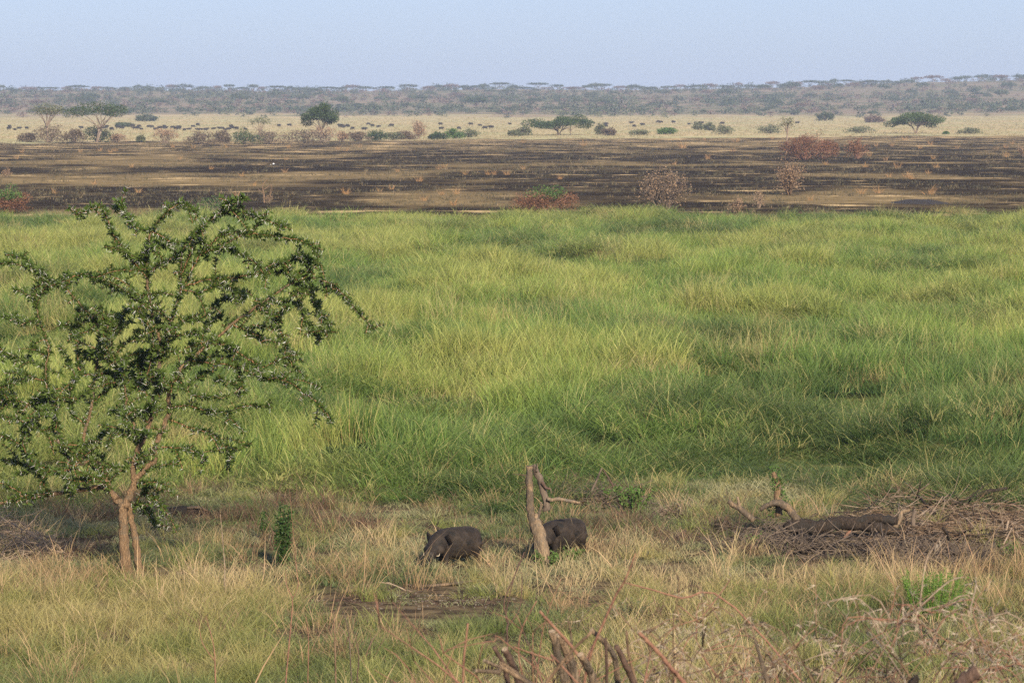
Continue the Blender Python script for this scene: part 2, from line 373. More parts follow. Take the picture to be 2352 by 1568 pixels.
def scatter(name, pts, scl, rot, idx, coll, label, cat, col):
    me = bpy.data.meshes.new(name); n = len(pts); me.vertices.add(n)
    me.vertices.foreach_set('co', np.asarray(pts, np.float32).reshape(-1))
    for nm, ty, d in (('scl', 'FLOAT_VECTOR', scl), ('rot', 'FLOAT_VECTOR', rot)):
        a = me.attributes.new(nm, ty, 'POINT'); a.data.foreach_set('vector', np.asarray(d, np.float32).reshape(-1))
    a = me.attributes.new('idx', 'INT', 'POINT'); a.data.foreach_set('value', np.asarray(idx, np.int32))
    a = me.attributes.new('col', 'FLOAT_COLOR', 'POINT'); a.data.foreach_set('color', np.column_stack([np.clip(col, .004, 1), np.ones(n)]).astype(np.float32).reshape(-1))
    o = obj(name, me); tag(o, label, cat, kind='stuff')
    ng = bpy.data.node_groups.new(name, 'GeometryNodeTree')
    ng.interface.new_socket('Geometry', in_out='INPUT', socket_type='NodeSocketGeometry'); ng.interface.new_socket('Geometry', in_out='OUTPUT', socket_type='NodeSocketGeometry')
    gi = ng.nodes.new('NodeGroupInput'); go = ng.nodes.new('NodeGroupOutput'); ip = ng.nodes.new('GeometryNodeInstanceOnPoints'); ci = ng.nodes.new('GeometryNodeCollectionInfo')
    ci.inputs['Collection'].default_value = coll; ci.inputs['Separate Children'].default_value = True; ci.inputs['Reset Children'].default_value = True
    def na(nm, ty):
        k = ng.nodes.new('GeometryNodeInputNamedAttribute'); k.data_type = ty; k.inputs['Name'].default_value = nm; return k.outputs['Attribute']
    e = ng.nodes.new('FunctionNodeEulerToRotation'); L = ng.links.new
    L(gi.outputs[0], ip.inputs['Points']); L(ci.outputs[0], ip.inputs['Instance']); ip.inputs['Pick Instance'].default_value = True
    L(na('idx', 'INT'), ip.inputs['Instance Index']); L(na('rot', 'FLOAT_VECTOR'), e.inputs[0]); L(e.outputs[0], ip.inputs['Rotation']); L(na('scl', 'FLOAT_VECTOR'), ip.inputs['Scale'])
    L(ip.outputs[0], go.inputs[0])
    md = o.modifiers.new('scatter', 'NODES'); md.node_group = ng
    return o
def fan(n_per_m2, y0, y1, extra=4.0, factor=1.15, seed=0):
    """random points over the strip of ground in view (and some metres to either side); n_per_m2 is a function of y"""
    r = np.random.default_rng(seed); out = []
    y = y0
    while y < y1:
        st = max(1.0, y * .02); ye = min(y + st, y1); hw = 0.147 * factor * ye + extra
        k = r.poisson(n_per_m2((y + ye) / 2) * 2 * hw * (ye - y)); out.append(np.stack([r.uniform(-hw, hw, k), r.uniform(y, ye, k)], 1)); y = ye
    return np.concatenate(out)

def pal(cols, f):
    """blend along a list of colours, f in 0..1"""
    cols = np.array(cols, float); f = np.clip(f, 0, 1) * (len(cols) - 1); i = np.minimum(f.astype(int), len(cols) - 2); t = (f - i)[:, None]
    return cols[i] * (1 - t) + cols[i + 1] * t
# tall swamp grass
TG = protos('tall_clump', [
    blades('tall_clump', 46, 0.82, .34, .016, .8, M['tall'], 1, K=6, KR=1.0), blades('tall_clump', 46, .92, .36, .015, .6, M['tall'], 2, K=6, KR=1.0), blades('tall_clump', 44, .75, .38, .016, 1.0, M['tall'], 3, K=6, KR=1.0),
    blades('tall_clump', 42, .85, .34, .017, .7, M['tall'], 4, K=6, KR=1.0), blades('sedge_clump', 50, .95, .35, .017, 1.4, M['tall'], 5, lean=.45, K=6, KR=1.0), blades('sedge_clump', 50, .85, .35, .018, 1.5, M['tall'], 6, lean=.5, K=6, KR=1.0),
    blades('stalk_clump', 12, 1.15, .3, .012, .4, M['tall'], 7, lean=.2, K=6, KR=1.0), blades('brown_clump', 34, .75, .35, .014, 1.2, M['tall'], 8, lean=.5, K=6, KR=1.0)])
p = fan(lambda y: 1.15 * (92 / y) ** .66 if y < 400 else 0, 88, 399, seed=5)
edge_n = (fbm(p[:, 0] * .25 + 5, p[:, 1] * .05, 4) - .5) * 17
far_n = (fbm(p[:, 0] * .10 + 5, p[:, 1] * .02, 3) - .5) * 14
inn = p[:, 1] - 92.5 - edge_n; kq = (inn > 0) & (p[:, 1] < 389 + far_n); p = p[kq]; inn = inn[kq]
n = len(p); r = np.random.default_rng(8)
hum = fbm(p[:, 0] * .20, p[:, 1] * .11, 4); hum2 = fbm(p[:, 0] * .5 + 70, p[:, 1] * .3, 2)
keep = r.random(n) < np.clip((hum2 - .22) * 5, .25, 1); p = p[keep]; hum = hum[keep]; hum2 = hum2[keep]; inn = inn[keep]; n = len(p)
grow = (p[:, 1] / 92) ** .42
tus = np.clip((hum - .30) * 3.2, 0, 1.5) + np.clip((hum2 - .35) * .9, 0, .5)      # height of the tussocks
hs = np.clip(.75 + (hum - .45) * 1.0 + (hum2 - .5) * .5, .55, 1.3) * r.uniform(.8, 1.2, n)
hs *= np.clip(.4 + inn / 11, .4, 1)
scl = np.stack([grow * r.uniform(.85, 1.2, n)] * 2 + [hs], 1)
rot = np.stack([r.normal(0, .09, n), r.normal(.04, .09, n), r.normal(0, 1.3, n)], 1)
sedge = fbm(p[:, 0] * .13 + 40, p[:, 1] * .06 + 8, 3) + np.clip((125 - p[:, 1]) / 100, 0, .3) + np.clip((p[:, 1] - 290) / 800, 0, .12)
idx = np.where(sedge > .58, r.integers(4, 6, n), r.integers(0, 4, n))
dry = r.random(n); idx = np.where(dry < .09, 6, idx); idx = np.where((dry > .97) | ((fbm(p[:, 0] * .3 + 3, p[:, 1] * .2 + 4, 2) > .69) & (dry > .6)), 7, idx)
pat = fbm(p[:, 0] * .09 + 11, p[:, 1] * .04 + 2, 4) + r.normal(0, .05, n)
col = pal([(.034, .085, .022), (.075, .155, .032), (.135, .225, .042), (.20, .265, .052), (.285, .295, .078)], (pat + (hum - .5) * .55 - .33) * 3.0)
col = np.where((idx >= 4)[:, None] & (idx < 6)[:, None], col * np.array([.60, .70, .72]) + np.array([.01, .005, 0]), col)
col = np.where((idx >= 6)[:, None], pal([(.30, .20, .08), (.40, .33, .16)], r.random(n)), col)
tus *= np.clip(inn / 12, 0, 1)
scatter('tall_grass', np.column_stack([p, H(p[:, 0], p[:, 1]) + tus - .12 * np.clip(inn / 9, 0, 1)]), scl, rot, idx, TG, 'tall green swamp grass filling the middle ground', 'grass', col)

# meadow grasses where the hogs walk
MG = protos('meadow_clump', [
    blades('short_clump', 46, .24, .26, .013, 1.5, M['short'], 21, lean=.7, K=5, KR=.42), blades('short_clump', 46, .20, .28, .012, 1.7, M['short'], 22, lean=.8, K=5, KR=.42), blades('short_clump', 42, .28, .25, .012, 1.3, M['short'], 23, lean=.6, K=5, KR=.42),
    blades('straw_clump', 20, .62, .2, .009, .7, M['straw'], 24, lean=.3, K=5, KR=.42), blades('straw_clump', 16, .78, .2, .009, .5, M['straw'], 25, lean=.25, K=5, KR=.42), blades('straw_clump', 24, .45, .22, .009, .9, M['straw'], 26, lean=.4, K=5, KR=.42),
    blades('fine_clump', 70, .5, .16, .007, 1.2, M['short'], 27, lean=.45, K=5, KR=.42), blades('fine_clump', 70, .42, .17, .007, 1.4, M['short'], 28, lean=.5, K=5, KR=.42), blades('fine_clump', 60, .6, .16, .007, 1.0, M['short'], 29, lean=.4, K=5, KR=.42),
    blades('weed_clump', 40, .5, .24, .012, .6, M['weed'], 30, lean=.5, K=5, KR=.42), blades('litter_clump', 40, .2, .3, .009, 1.6, M['straw'], 31, lean=1.0, K=5, KR=.42)])
p = fan(lambda y: 6.0 if y > 60 else 1.6, 22, 97, extra=2.5, factor=1.1, seed=15)
n = len(p); r = np.random.default_rng(18); x, y = p[:, 0], p[:, 1]; z = H(x, y)
U = 1176 + x / y * FPX; Vv = 784 + FPX * np.tan(np.arctan((CZ - z) / y) - PITCH)
q = fbm(x * .35, y * .35, 3); q2 = fbm(x * .2 + 30, y * .2 + 12, 3); u01 = r.random(n)
band = np.exp(-((Vv - 1335) / 55) ** 2)                       # the belt of straw before the hogs
w_straw = .055 + .42 * band * np.clip((q2 - .3) * 4, .2, 1.2) + .10 * (Vv > 1400) * (q > .5)
w_straw = np.where((U > 1150) & (U < 1700) & (Vv > 1230) & (Vv < 1420), w_straw + .12, w_straw)
w_fine = np.where(Vv > 1345, .26 + .5 * (U < 620) * np.clip((Vv - 1350) / 90, 0, 1) + .2 * (q2 > .5), .06)
w_weed = np.where((Vv > 1120) & (Vv < 1320), .10 * (q > .52), .02)
w_lit = np.full(n, .16)
cs = np.cumsum(np.stack([w_straw, w_fine, w_weed, w_lit], 1), 1)
kind = (u01[:, None] > cs).sum(1)
idx = np.choose(kind, [r.integers(3, 6, n), r.integers(6, 9, n), np.full(n, 9), np.full(n, 10), r.integers(0, 3, n)])
keep = np.ones(n, bool)
for (cu, cv, ru, rv, am) in [(920, 1390, 250, 44, .93), (2130, 1225, 330, 75, .92), (1760, 1250, 160, 40, .75), (1990, 1275, 210, 40, .85), (2200, 1480, 220, 60, .4), (200, 1262, 90, 30, .75), (1420, 1165, 120, 30, .4), (1150, 1420, 180, 26, .4), (1700, 1480, 120, 26, .35)]:
    dd = ((U - cu) / ru) ** 2 + ((Vv - cv) / rv) ** 2 + (fbm(x * .9, y * .9, 2) - .5) * 1.2
    keep &= ~((dd < 1) & (r.random(n) < am))
for (cu, cv, ru, rv) in [(1045, 1312, 70, 26), (1290, 1290, 60, 22)]:      # trodden round the hogs
    dd = ((U - cu) / ru) ** 2 + ((Vv - cv) / rv) ** 2
    idx = np.where((dd < 1) & (idx > 2) & (r.random(n) < .85), r.integers(0, 3, n), idx); keep &= ~((dd < 1) & (r.random(n) < .3))
keep &= (r.random(n) < np.clip((fbm(x * .55 + 9, y * .55, 3) - .28) * 4.6, .3, 1))
p, idx, z = p[keep], idx[keep], z[keep]; n = len(p)
s_ = r.uniform(.7, 1.25, n) * np.where((idx >= 3) & (idx < 6), r.uniform(.7, 1.15, n), 1)
scl = np.stack([s_, s_, s_ * r.uniform(.6, 1.05, n)], 1); rot = np.stack([r.normal(0, .12, n), r.normal(.06, .12, n), r.uniform(0, 6.283, n)], 1)
pat = fbm(p[:, 0] * .3 + 4, p[:, 1] * .3 + 9, 3) + r.normal(0, .07, n)
cshort = pal([(.075, .115, .036), (.125, .165, .055), (.20, .215, .095), (.30, .285, .15)], (pat - .32) * 3)
cstraw = pal([(.28, .175, .095), (.38, .265, .14), (.45, .35, .19)], (pat - .3) * 2.5)
cfine = pal([(.105, .15, .034), (.205, .23, .052), (.33, .285, .10)], (pat - .32) * 3)
cweed = pal([(.09, .075, .045), (.16, .095, .06)], r.random(n))
col = np.where((idx < 3)[:, None], cshort, np.where((idx < 6)[:, None] | (idx == 10)[:, None], cstraw, np.where((idx < 9)[:, None], cfine, cweed)))
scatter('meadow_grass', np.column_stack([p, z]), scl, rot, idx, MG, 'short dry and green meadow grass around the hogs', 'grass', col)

# straw on the plain beyond the burnt ground
SG = protos('stubble_clump', [blades('stubble_clump', 12, .26, .3, .03, .8, M['short'], 41, segs=2), blades('stubble_clump', 14, .34, .22, .03, .8, M['short'], 42, segs=2)])
p = fan(lambda y: .34 * (400 / y) ** 1.3, 390, 1200, extra=10, factor=1.08, seed=45); n = len(p); r = np.random.default_rng(46)
ol = fbm(p[:, 0] * .08 + 2, p[:, 1] * .06, 3) + r.normal(0, .06, n); p = p[ol > .5]; ol = ol[ol > .5]; n = len(p); s_ = r.uniform(.5, 1.5, n) * (p[:, 1] / 400) ** .35
scatter('burnt_stubble', np.column_stack([p, H(p[:, 0], p[:, 1])]), np.stack([s_] * 3, 1), np.stack([p[:, 0] * 0, p[:, 0] * 0, r.uniform(0, 6.28, n)], 1), r.integers(0, 2, n), SG, 'sparse charred and tan stubble on the burnt plain', 'stubble', pal([(.012, .010, .009), (.02, .017, .014), (.09, .07, .035), (.24, .17, .09)], r.random(n)))
PG = protos('plain_clump', [blades('plain_clump', 12, .55, .7, .09, .8, M['straw'], 51, segs=2), blades('plain_clump', 12, .45, .8, .1, .9, M['straw'], 52, segs=2)])
p = fan(lambda y: .05 * (1200 / y) ** 1.5, 1130, 2700, extra=40, factor=1.06, seed=55)
p = p[(p[:, 1] - .57 * p[:, 0] + (fbm(p[:, 0] * .03, p[:, 1] * .008, 3) - .5) * 200) > 1255]; n = len(p); r = np.random.default_rng(56); s_ = r.uniform(.8, 1.6, n)
scatter('plain_grass', np.column_stack([p, H(p[:, 0], p[:, 1])]), np.stack([s_] * 3, 1), np.stack([p[:, 0] * 0, p[:, 0] * 0, r.uniform(0, 6.28, n)], 1), r.integers(0, 2, n), PG, 'straw coloured dry grass on the far plain', 'grass', pal([(.21, .21, .105), (.26, .225, .125), (.32, .26, .15)], r.random(n)))
#@@OBJECTS
# ------------------------------------------------------------------ far trees, bushes
def blob_leaves(mb, c, rad, n, L, r, flat=1.0, hollow=.55):
    for _ in range(n):
        while True:
            q = Vector((r.uniform(-1, 1), r.uniform(-1, 1), r.uniform(-1, 1)))
            if hollow * r.random() < q.length <= 1: break
        p_ = Vector(c) + Vector((q.x * rad[0], q.y * rad[1], q.z * rad[2]))
        d = Vector((r.gauss(0, 1), r.gauss(0, 1), r.gauss(0, .5) * flat)); s = L * r.uniform(.6, 1.3)
        mb.leaf(p_, d, s, s * r.uniform(.45, .8), (r.gauss(0, .6), r.gauss(0, .6), r.gauss(0, 1)))
def make_tree(name, h, wd, seed, fmat, shape='umbrella', nleaf=900, L=.5, clear=.5, tmat='fartrunk', stems=1):
    """tapered forking trunk and limbs that carry separate flat clumps of leaves"""
    r = random.Random(seed); root = empty(name, (0, 0, 0)); tb = MB(); cb = MB()
    R0 = h * .022; k = {'umbrella': r.randint(9, 13), 'dome': r.randint(8, 12), 'round': r.randint(11, 15), 'spread': r.randint(14, 20)}[shape]
    centres = []
    for i in range(k):
        a = 2.4 * i + r.uniform(-.4, .4); rr = math.sqrt((i + .4) / k) * wd * .5 * .95
        if shape == 'umbrella': zz = h * (.86 - .10 * (rr / (wd * .5)) ** 2 + r.uniform(-.06, .05)); cr = (wd * .20 * r.uniform(.8, 1.25), wd * .20 * r.uniform(.8, 1.25), h * .12 * r.uniform(.8, 1.3))
        elif shape == 'dome': zz = h * (.66 + .16 * (1 - (rr / (wd * .5)) ** 2) + r.uniform(-.05, .05)); cr = (wd * .18, wd * .18, h * .19 * r.uniform(.8, 1.2))
        elif shape == 'round': zz = h * (.45 + .42 * r.random() * (1 - (rr / (wd * .55)) ** 2) + .12); cr = (wd * .19, wd * .19, h * .14 * r.uniform(.8, 1.3))
        else: zz = h * (.30 + .52 * r.random() * (1 - .8 * (rr / (wd * .5)) ** 2) + .06); cr = (wd * .14, wd * .14, h * .15 * r.uniform(.8, 1.3))
        centres.append((Vector((rr * math.cos(a), rr * math.sin(a), zz)), cr))
    forks = []
    for s in range(stems):
        lean = Vector((r.uniform(-.14, .14), r.uniform(-.14, .14), 1)) if stems == 1 else Vector((math.cos(2.1 * s + seed) * .55, math.sin(2.1 * s + seed) * .55, 1))
        f = lean * (h * clear * .62); tb.tube(curve_pts([(0, 0, -.2), lean * (h * clear * .25), f]), lerp_list([R0 * 1.4, R0], 9 if 0 else len(curve_pts([(0, 0, -.2), lean * (h * clear * .25), f]))), 6); forks.append(f)
    for c, cr in centres:
        f = min(forks, key=lambda q: (q.xy - c.xy).length); m = f.lerp(c, .55) + Vector((r.uniform(-.05, .05) * wd, r.uniform(-.05, .05) * wd, h * .05))
        pp = curve_pts([f, f.lerp(m, .5) + Vector((0, 0, h * .03)), m, c], 3); tb.tube(pp, lerp_list([R0 * .65, R0 * .18], len(pp)), 4)
        blob_leaves(cb, c, cr, nleaf // k, L, r, flat=.4 if shape == 'umbrella' else 1)
    tb.build('trunk', M[tmat], root); cb.build('crown', M[fmat], root, smooth=False)
    return root
def make_bush(name, h, wd, seed, fmat, nleaf=500, L=.4, twigs=14, tmat='fartrunk', fmat2=None, bare=False):
    r = random.Random(seed); root = empty(name, (0, 0, 0)); tb = MB(); cb = MB(); cb2 = MB()
    for i in range(twigs):
        a = 2.4 * i + r.uniform(-.5, .5); rr = wd * .5 * math.sqrt((i + .3) / twigs) * r.uniform(.6, 1); zz = h * r.uniform(.55, 1) * (1 - .45 * (2 * rr / wd) ** 2)
        e = Vector((rr * math.cos(a), rr * math.sin(a), zz)); b0 = Vector((e.x * .12, e.y * .12, -.1)); md = b0.lerp(e, .5) + Vector((r.uniform(-.1, .1) * wd, r.uniform(-.1, .1) * wd, h * .08))
        pp = curve_pts([b0, md, e], 4); tb.tube(pp, lerp_list([h * .02, h * .007], len(pp)), 4)
        for j in range(7 if bare else 3):
            t = pp[r.randint(2, len(pp) - 1)]; dd = Vector((r.gauss(0, 1), r.gauss(0, 1), r.gauss(.5, .7))).normalized() * h * r.uniform(.12, .3)
            tb.tube([t, t + dd * .6, t + dd + Vector((0, 0, r.uniform(-.05, .08) * h))], [h * .006, h * .004, h * .002], 3)
            if bare: blob_leaves(cb, t + dd, (h * .08,) * 3, 5, L, r)
        nb = nleaf // twigs
        blob_leaves(cb2 if fmat2 and zz > .68 * h and rr < .3 * wd else cb, e - Vector((0, 0, h * .12)), (wd * .17, wd * .17, h * .2), nb, L, r)
        if not bare: blob_leaves(cb, Vector((e.x, e.y, zz * .4)), (wd * .16, wd * .16, h * .25), nb // 2, L, r)
    tag(tb.build('twigs', M[tmat], root), kind='stuff'); cb.build('foliage', M[fmat], root, smooth=False)
    if cb2.F: cb2.build('green_top', M[fmat2], root, smooth=False)
    return root
def put(root, loc, s=1, rz=None, label=None, cat=None, group=None, sz=None):
    root.location = loc; root.scale = (s, s, s if sz is None else sz); root.rotation_euler = (0, 0, rnd.uniform(0, 6.28) if rz is None else rz)
    tag(root, label, cat, group); return root
ORD = ['first', 'second', 'third', 'fourth', 'fifth', 'sixth', 'seventh', 'eighth', 'ninth', 'tenth', 'eleventh', 'twelfth', 'thirteenth', 'fourteenth', 'fifteenth', 'sixteenth', 'seventeenth', 'eighteenth', 'nineteenth', 'twentieth']
def ordn(i):
    if i < 20: return ORD[i]
    n_ = i + 1; return '%d%s' % (n_, {1: 'st', 2: 'nd', 3: 'rd'}.get(n_ % 10 if n_ % 100 not in (11, 12, 13) else 0, 'th'))

# skyline trees on the ridge (u, top row, width px)
r = random.Random(21); sky_list = []
u = -10
while u < 2380:
    wpx = r.uniform(20, 46); base = np.interp(u, [0, 1500, 1720, 2000, 2352], [212, 211, 205, 196, 190]); sky_list.append((u + wpx / 2, wpx, r.uniform(12, 18), base)); u += wpx * r.uniform(.55, 1.2)
protoU = [make_tree('umbrella_tree', 9 + .8 * i, 20 + i * 1.2, 300 + i, ['fol_far', 'fol_far', 'fol_farb', 'fol_far', 'fol_far', 'fol_farb'][i], ['dome', 'umbrella', 'dome', 'round', 'dome', 'dome'][i], 760, 1.5, .45) for i in range(6)]
usedp = [False] * 6
def inst(k, P_=protoU, U_=usedp):
    if not U_[k]: U_[k] = True; return P_[k]
    return copy_tree(P_[k])
for i, (u, wpx, hpx, base) in enumerate(sky_list):
    d = r.uniform(4250, 4650); x = (u - 1176) / FPX * d; k = r.choice([0, 1, 2, 3, 4, 4, 5, 1]); s = wpx / FPX * d / (20 + k * 1.2)
    t = inst(k); put(t, (x, d, hz(x, d) - .3), s, None, '%s hazy flat-topped tree from the left along the skyline ridge' % ordn(i), 'tree', 'flat-topped trees along the skyline', sz=hpx / FPX * d / (9 + .8 * k))
# trees one can tell apart on the wooded slope
slope = []
zz1 = [(255, 215, 60), (565, 195, 80), (625, 185, 55), (1060, 215, 75), (1620, 190, 80), (1860, 165, 50), (2040, 190, 45), (2150, 165, 45), (2310, 205, 50)]
zz2 = [(50, 210, 45), (390, 195, 30), (620, 160, 45), (800, 165, 60), (930, 215, 100), (1030, 150, 50), (1150, 150, 60), (1320, 215, 55), (1300, 170, 55), (1620, 210, 55), (1700, 165, 60), (1780, 215, 55), (1850, 155, 50), (1195, 255, 40), (2100, 240, 45), (2190, 150, 55), (1140, 260, 30), (540, 190, 60), (140, 240, 40), (470, 240, 45)]
zz3 = [(130, 205, 45), (320, 150, 75), (210, 155, 50), (620, 175, 50), (690, 225, 45), (850, 240, 60), (900, 175, 55), (960, 125, 60), (1090, 115, 45), (1370, 240, 45), (1400, 120, 60), (1020, 200, 50), (1480, 200, 50), (1590, 155, 50), (1660, 110, 55), (1860, 155, 50), (2040, 165, 55), (1990, 210, 50), (2190, 165, 60), (2240, 110, 55), (2290, 215, 50), (780, 115, 70), (1200, 105, 55), (470, 200, 45), (600, 115, 60)]
slope += [(zx * .3418, 160.8 + zy * .3418, wq * 1.15) for zx, zy, wq in zz1] + [(775.2 + zx * .3418, 160.8 + zy * .3418, wq) for zx, zy, wq in zz2] + [(1550.3 + zx * .341, 160.8 + zy * .341, wq) for zx, zy, wq in zz3]
for _ in range(90): slope.append((r.uniform(0, 2352), r.uniform(222, 262), r.uniform(25, 45)))
slope.sort()
for i, (u, v, wq) in enumerate(slope):
    v0 = v + wq * .2; vb = max(min(v0, 266), np.interp(u, [0, 1500, 2352], [216, 214, 196]) + 2)
    P_ = gnd(u, vb); d = min(P_.y, 4300); x = (u - 1176) / FPX * d; k = r.choice([0, 1, 3, 3, 4, 2]); wm = min(wq * .58 / FPX * d * 1.0, 30); s = wm / (20 + k * 1.2)
    t = inst(k); put(t, (x, d, hz(x, d) - .3), s, None, '%s grey-green tree from the left standing in the scrub of the far slope' % ordn(i), 'tree', 'trees in the scrub of the far slope', sz=s * r.uniform(1.0, 1.45))
# scrub too dense to count between them
def leafclump(name, mat, h, wd, n_, L, seed):
    mb = MB(); rr = random.Random(seed); blob_leaves(mb, (0, 0, h * .5), (wd * .5, wd * .5, h * .55), n_, L, rr); return mesh(name, mb.V, mb.F, mat)
SCR = protos('scrub_clump', [leafclump('scrub_clump', M['fol_far'], 4, 6, 60, 1.3, 1), leafclump('scrub_clump', M['fol_farb'], 3, 6, 60, 1.2, 2), leafclump('scrub_clump', M['fol_farb'], 4, 5, 50, 1.2, 3), leafclump('scrub_clump', M['fol_olive'], 3.5, 6, 60, 1.2, 4), leafclump('scrub_clump', M['fol_far'], 6, 7, 70, 1.3, 5)])
p = fan(lambda y: .0024 * np.clip((y - 2550) / 500, .08, 1), 2500, 4640, extra=80, factor=1.08, seed=65)
q = fbm(p[:, 0] * .012, p[:, 1] * .006, 3); r_ = np.random.default_rng(66); kp = r_.random(len(p)) < np.clip((q - .25) * 3, .1, 1) * np.where(p[:, 1] > 4100, .8, 1); p = p[kp]; q = q[kp]; n = len(p)
idx = np.where(q + r_.normal(0, .1, n) > .5, r_.choice([0, 3, 4, 0], n), r_.choice([1, 2, 3, 1], n)); s_ = r_.uniform(.6, 1.5, n)
scatter('slope_scrub', np.column_stack([p, H(p[:, 0], p[:, 1])]), np.stack([s_ * 1.2, s_ * 1.2, s_], 1), np.stack([p[:, 0] * 0, p[:, 0] * 0, r_.uniform(0, 6.28, n)], 1), idx, SCR, 'hazy grey-brown scrub covering the far slope', 'scrub', np.full((n, 3), .1))

# trees along the far edge of the burnt plain
def placed(kind, u, vb, wpx, hpx, seed, fmat, label, cat, group=None, **kw):
    P_ = gnd(u, vb); m = 1 / ppm(P_.y); L = max(.16, 3.4 * m); wd, h = wpx * m * (1.35 if kind == 'bush' else 1.12), hpx * m * (1.15 if kind == 'bush' else 1.06)
    if kind == 'bush': t = make_bush(kw.pop('name', 'bush'), h, wd, seed, fmat, L=kw.pop('L', L), **kw)
    else: t = make_tree(kw.pop('name', 'acacia_tree'), h, wd, seed, fmat, shape=kind, L=kw.pop('L', L), **kw)
    return put(t, P_ - Vector((0, 0, .05)), 1, 0, label, cat, group)
placed('umbrella', 222, 328, 130, 88, 401, 'fol_dark', 'wide flat-topped acacia with two bare limbs behind the burnt plain, left', 'tree', nleaf=4200, clear=.55, stems=2)
placed('umbrella', 110, 328, 62, 88, 402, 'fol_olive', 'slender sparse acacia left of the wide flat-topped one', 'tree', nleaf=1700, clear=.6)
placed('round', 738, 325, 74, 78, 403, 'fol_dark', 'dark green round-headed tree above bare tan bushes', 'tree', nleaf=8000, clear=.4)
placed('spread', 1283, 311, 130, 52, 404, 'fol_dark', 'broad low dark green tree clump at the edge of the burnt plain', 'tree', nleaf=7000, clear=.3, stems=3)
placed('umbrella', 1310, 310, 70, 36, 407, 'fol_dark', 'darker low tree against the right of the broad tree clump', 'tree', nleaf=2200, clear=.4)
placed('spread', 2104, 307, 116, 54, 405, 'fol_dark', 'lone spreading green acacia at right edge of burnt plain', 'tree', nleaf=7000, clear=.45, stems=3)
placed('umbrella', 596, 322, 46, 52, 406, 'fol_olive', 'small pale green acacia rising behind the brown hedge', 'tree', nleaf=500)
placed('umbrella', 1806, 350, 32, 82, 408, 'fol_olive', 'tall narrow half-dead tree behind the rust brown bush', 'tree', nleaf=420, clear=.75)
HB = [  # u, base row, width, height, material, look
    (62, 327, 34, 22, 'fol_brown', 'low grey-brown bush at the far left'), (112, 328, 70, 40, 'fol_brown', 'dense brown bush under the slender acacia'), (170, 328, 42, 34, 'fol_brown', 'brown bush between the two left acacias'),
    (226, 327, 56, 38, 'fol_dark', 'dark green bush under the wide flat-topped acacia'), (270, 327, 36, 18, 'fol_tan', 'low tan bush right of the wide acacia'), (323, 328, 18, 16, 'fol_olive', 'tiny olive bush on the plain edge'),
    (380, 331, 62, 34, 'fol_tan', 'bare tan bush with tangled twigs'), (458, 332, 52, 30, 'fol_brown', 'brown bush right of the bare tan one'), (510, 329, 32, 28, 'fol_brown', 'small grey-brown bush in the hedge'),
    (562, 332, 54, 36, 'fol_dark', 'dark green bush in the hedge'), (620, 331, 82, 34, 'fol_brown', 'long brown bush in the hedge'), (700, 330, 68, 32, 'fol_brown', 'brown-green bush left of the round-headed tree'),
    (745, 328, 58, 34, 'fol_tan', 'bare tan bush below the round-headed tree'), (787, 325, 22, 20, 'fol_tan', 'small bare bush right of the round-headed tree'), (820, 324, 46, 22, 'fol_brown', 'brown bush past the round-headed tree'),
    (864, 323, 48, 21, 'fol_dark', 'low dark green bush in the hedge gap'), (905, 322, 34, 19, 'fol_olive', 'olive bush beside the low dark green one'), (930, 321, 38, 19, 'fol_brown', 'brown bush left of the bare sapling'),
    (961, 320, 24, 38, 'fol_tan', 'upright bare tan sapling'), (1004, 321, 32, 16, 'fol_dark', 'low dark bush beside the bright green one'), (1043, 319, 36, 21, 'fol_bright', 'bright green rounded bush'),
    (1080, 316, 36, 20, 'fol_olive', 'pale olive bush right of the bright green one'), 
    (1203, 312, 32, 22, 'fol_olive', 'olive bush left of the broad tree clump'), (1182, 313, 28, 14, 'fol_olive', 'low scrubby bush far left of the broad tree clump'), (1378, 310, 20, 27, 'fol_olive', 'thin upright bush right of broad clump'),
    (1400, 312, 28, 18, 'fol_brown', 'brown bush right of the thin upright one'), (1466, 311, 38, 14, 'fol_olive', 'low olive bush at mid plain edge'), (1530, 309, 38, 15, 'fol_bright', 'low green bush at mid plain edge'),
    (1605, 299, 30, 16, 'fol_olive', 'grey-green bush on the straw plain beside two dark animals'), (1629, 300, 24, 17, 'fol_olive', 'second grey-green bush of the pair on straw plain'),
    (1664, 309, 38, 21, 'fol_olive', 'pale green bush at plain edge'), (1768, 307, 48, 21, 'fol_olive', 'spreading grey-green bush left of the narrow tree'), 
    (1973, 306, 52, 16, 'fol_olive', 'long low bush left of the lone acacia'), (2228, 308, 44, 14, 'fol_olive', 'low bush right of the lone acacia'), (2172, 309, 10, 7, 'fol_bright', 'tiny green plant beside the lone acacia'),
    (1896, 278, 32, 20, 'fol_far', 'dark bush standing alone on the straw plain before woods'), (2007, 282, 36, 18, 'fol_farb', 'grey-brown bush standing alone on the straw plain before woods'), (335, 279, 44, 14, 'fol_far', 'dark bush on the straw plain behind the herd'),
    (283, 292, 32, 11, 'fol_far', 'dark bush left of the buffalo herd'), ]
HB.sort()
for i, (u, vb, wp, hp, fm, lb) in enumerate(HB):
    placed('bush', u, vb, wp, hp, 500 + i, fm, lb, 'bush', 'bushes along the edge of the burnt plain', nleaf={'fol_tan': 500, 'fol_olive': 650}.get(fm, 1100), twigs=14, bare=fm == 'fol_tan')
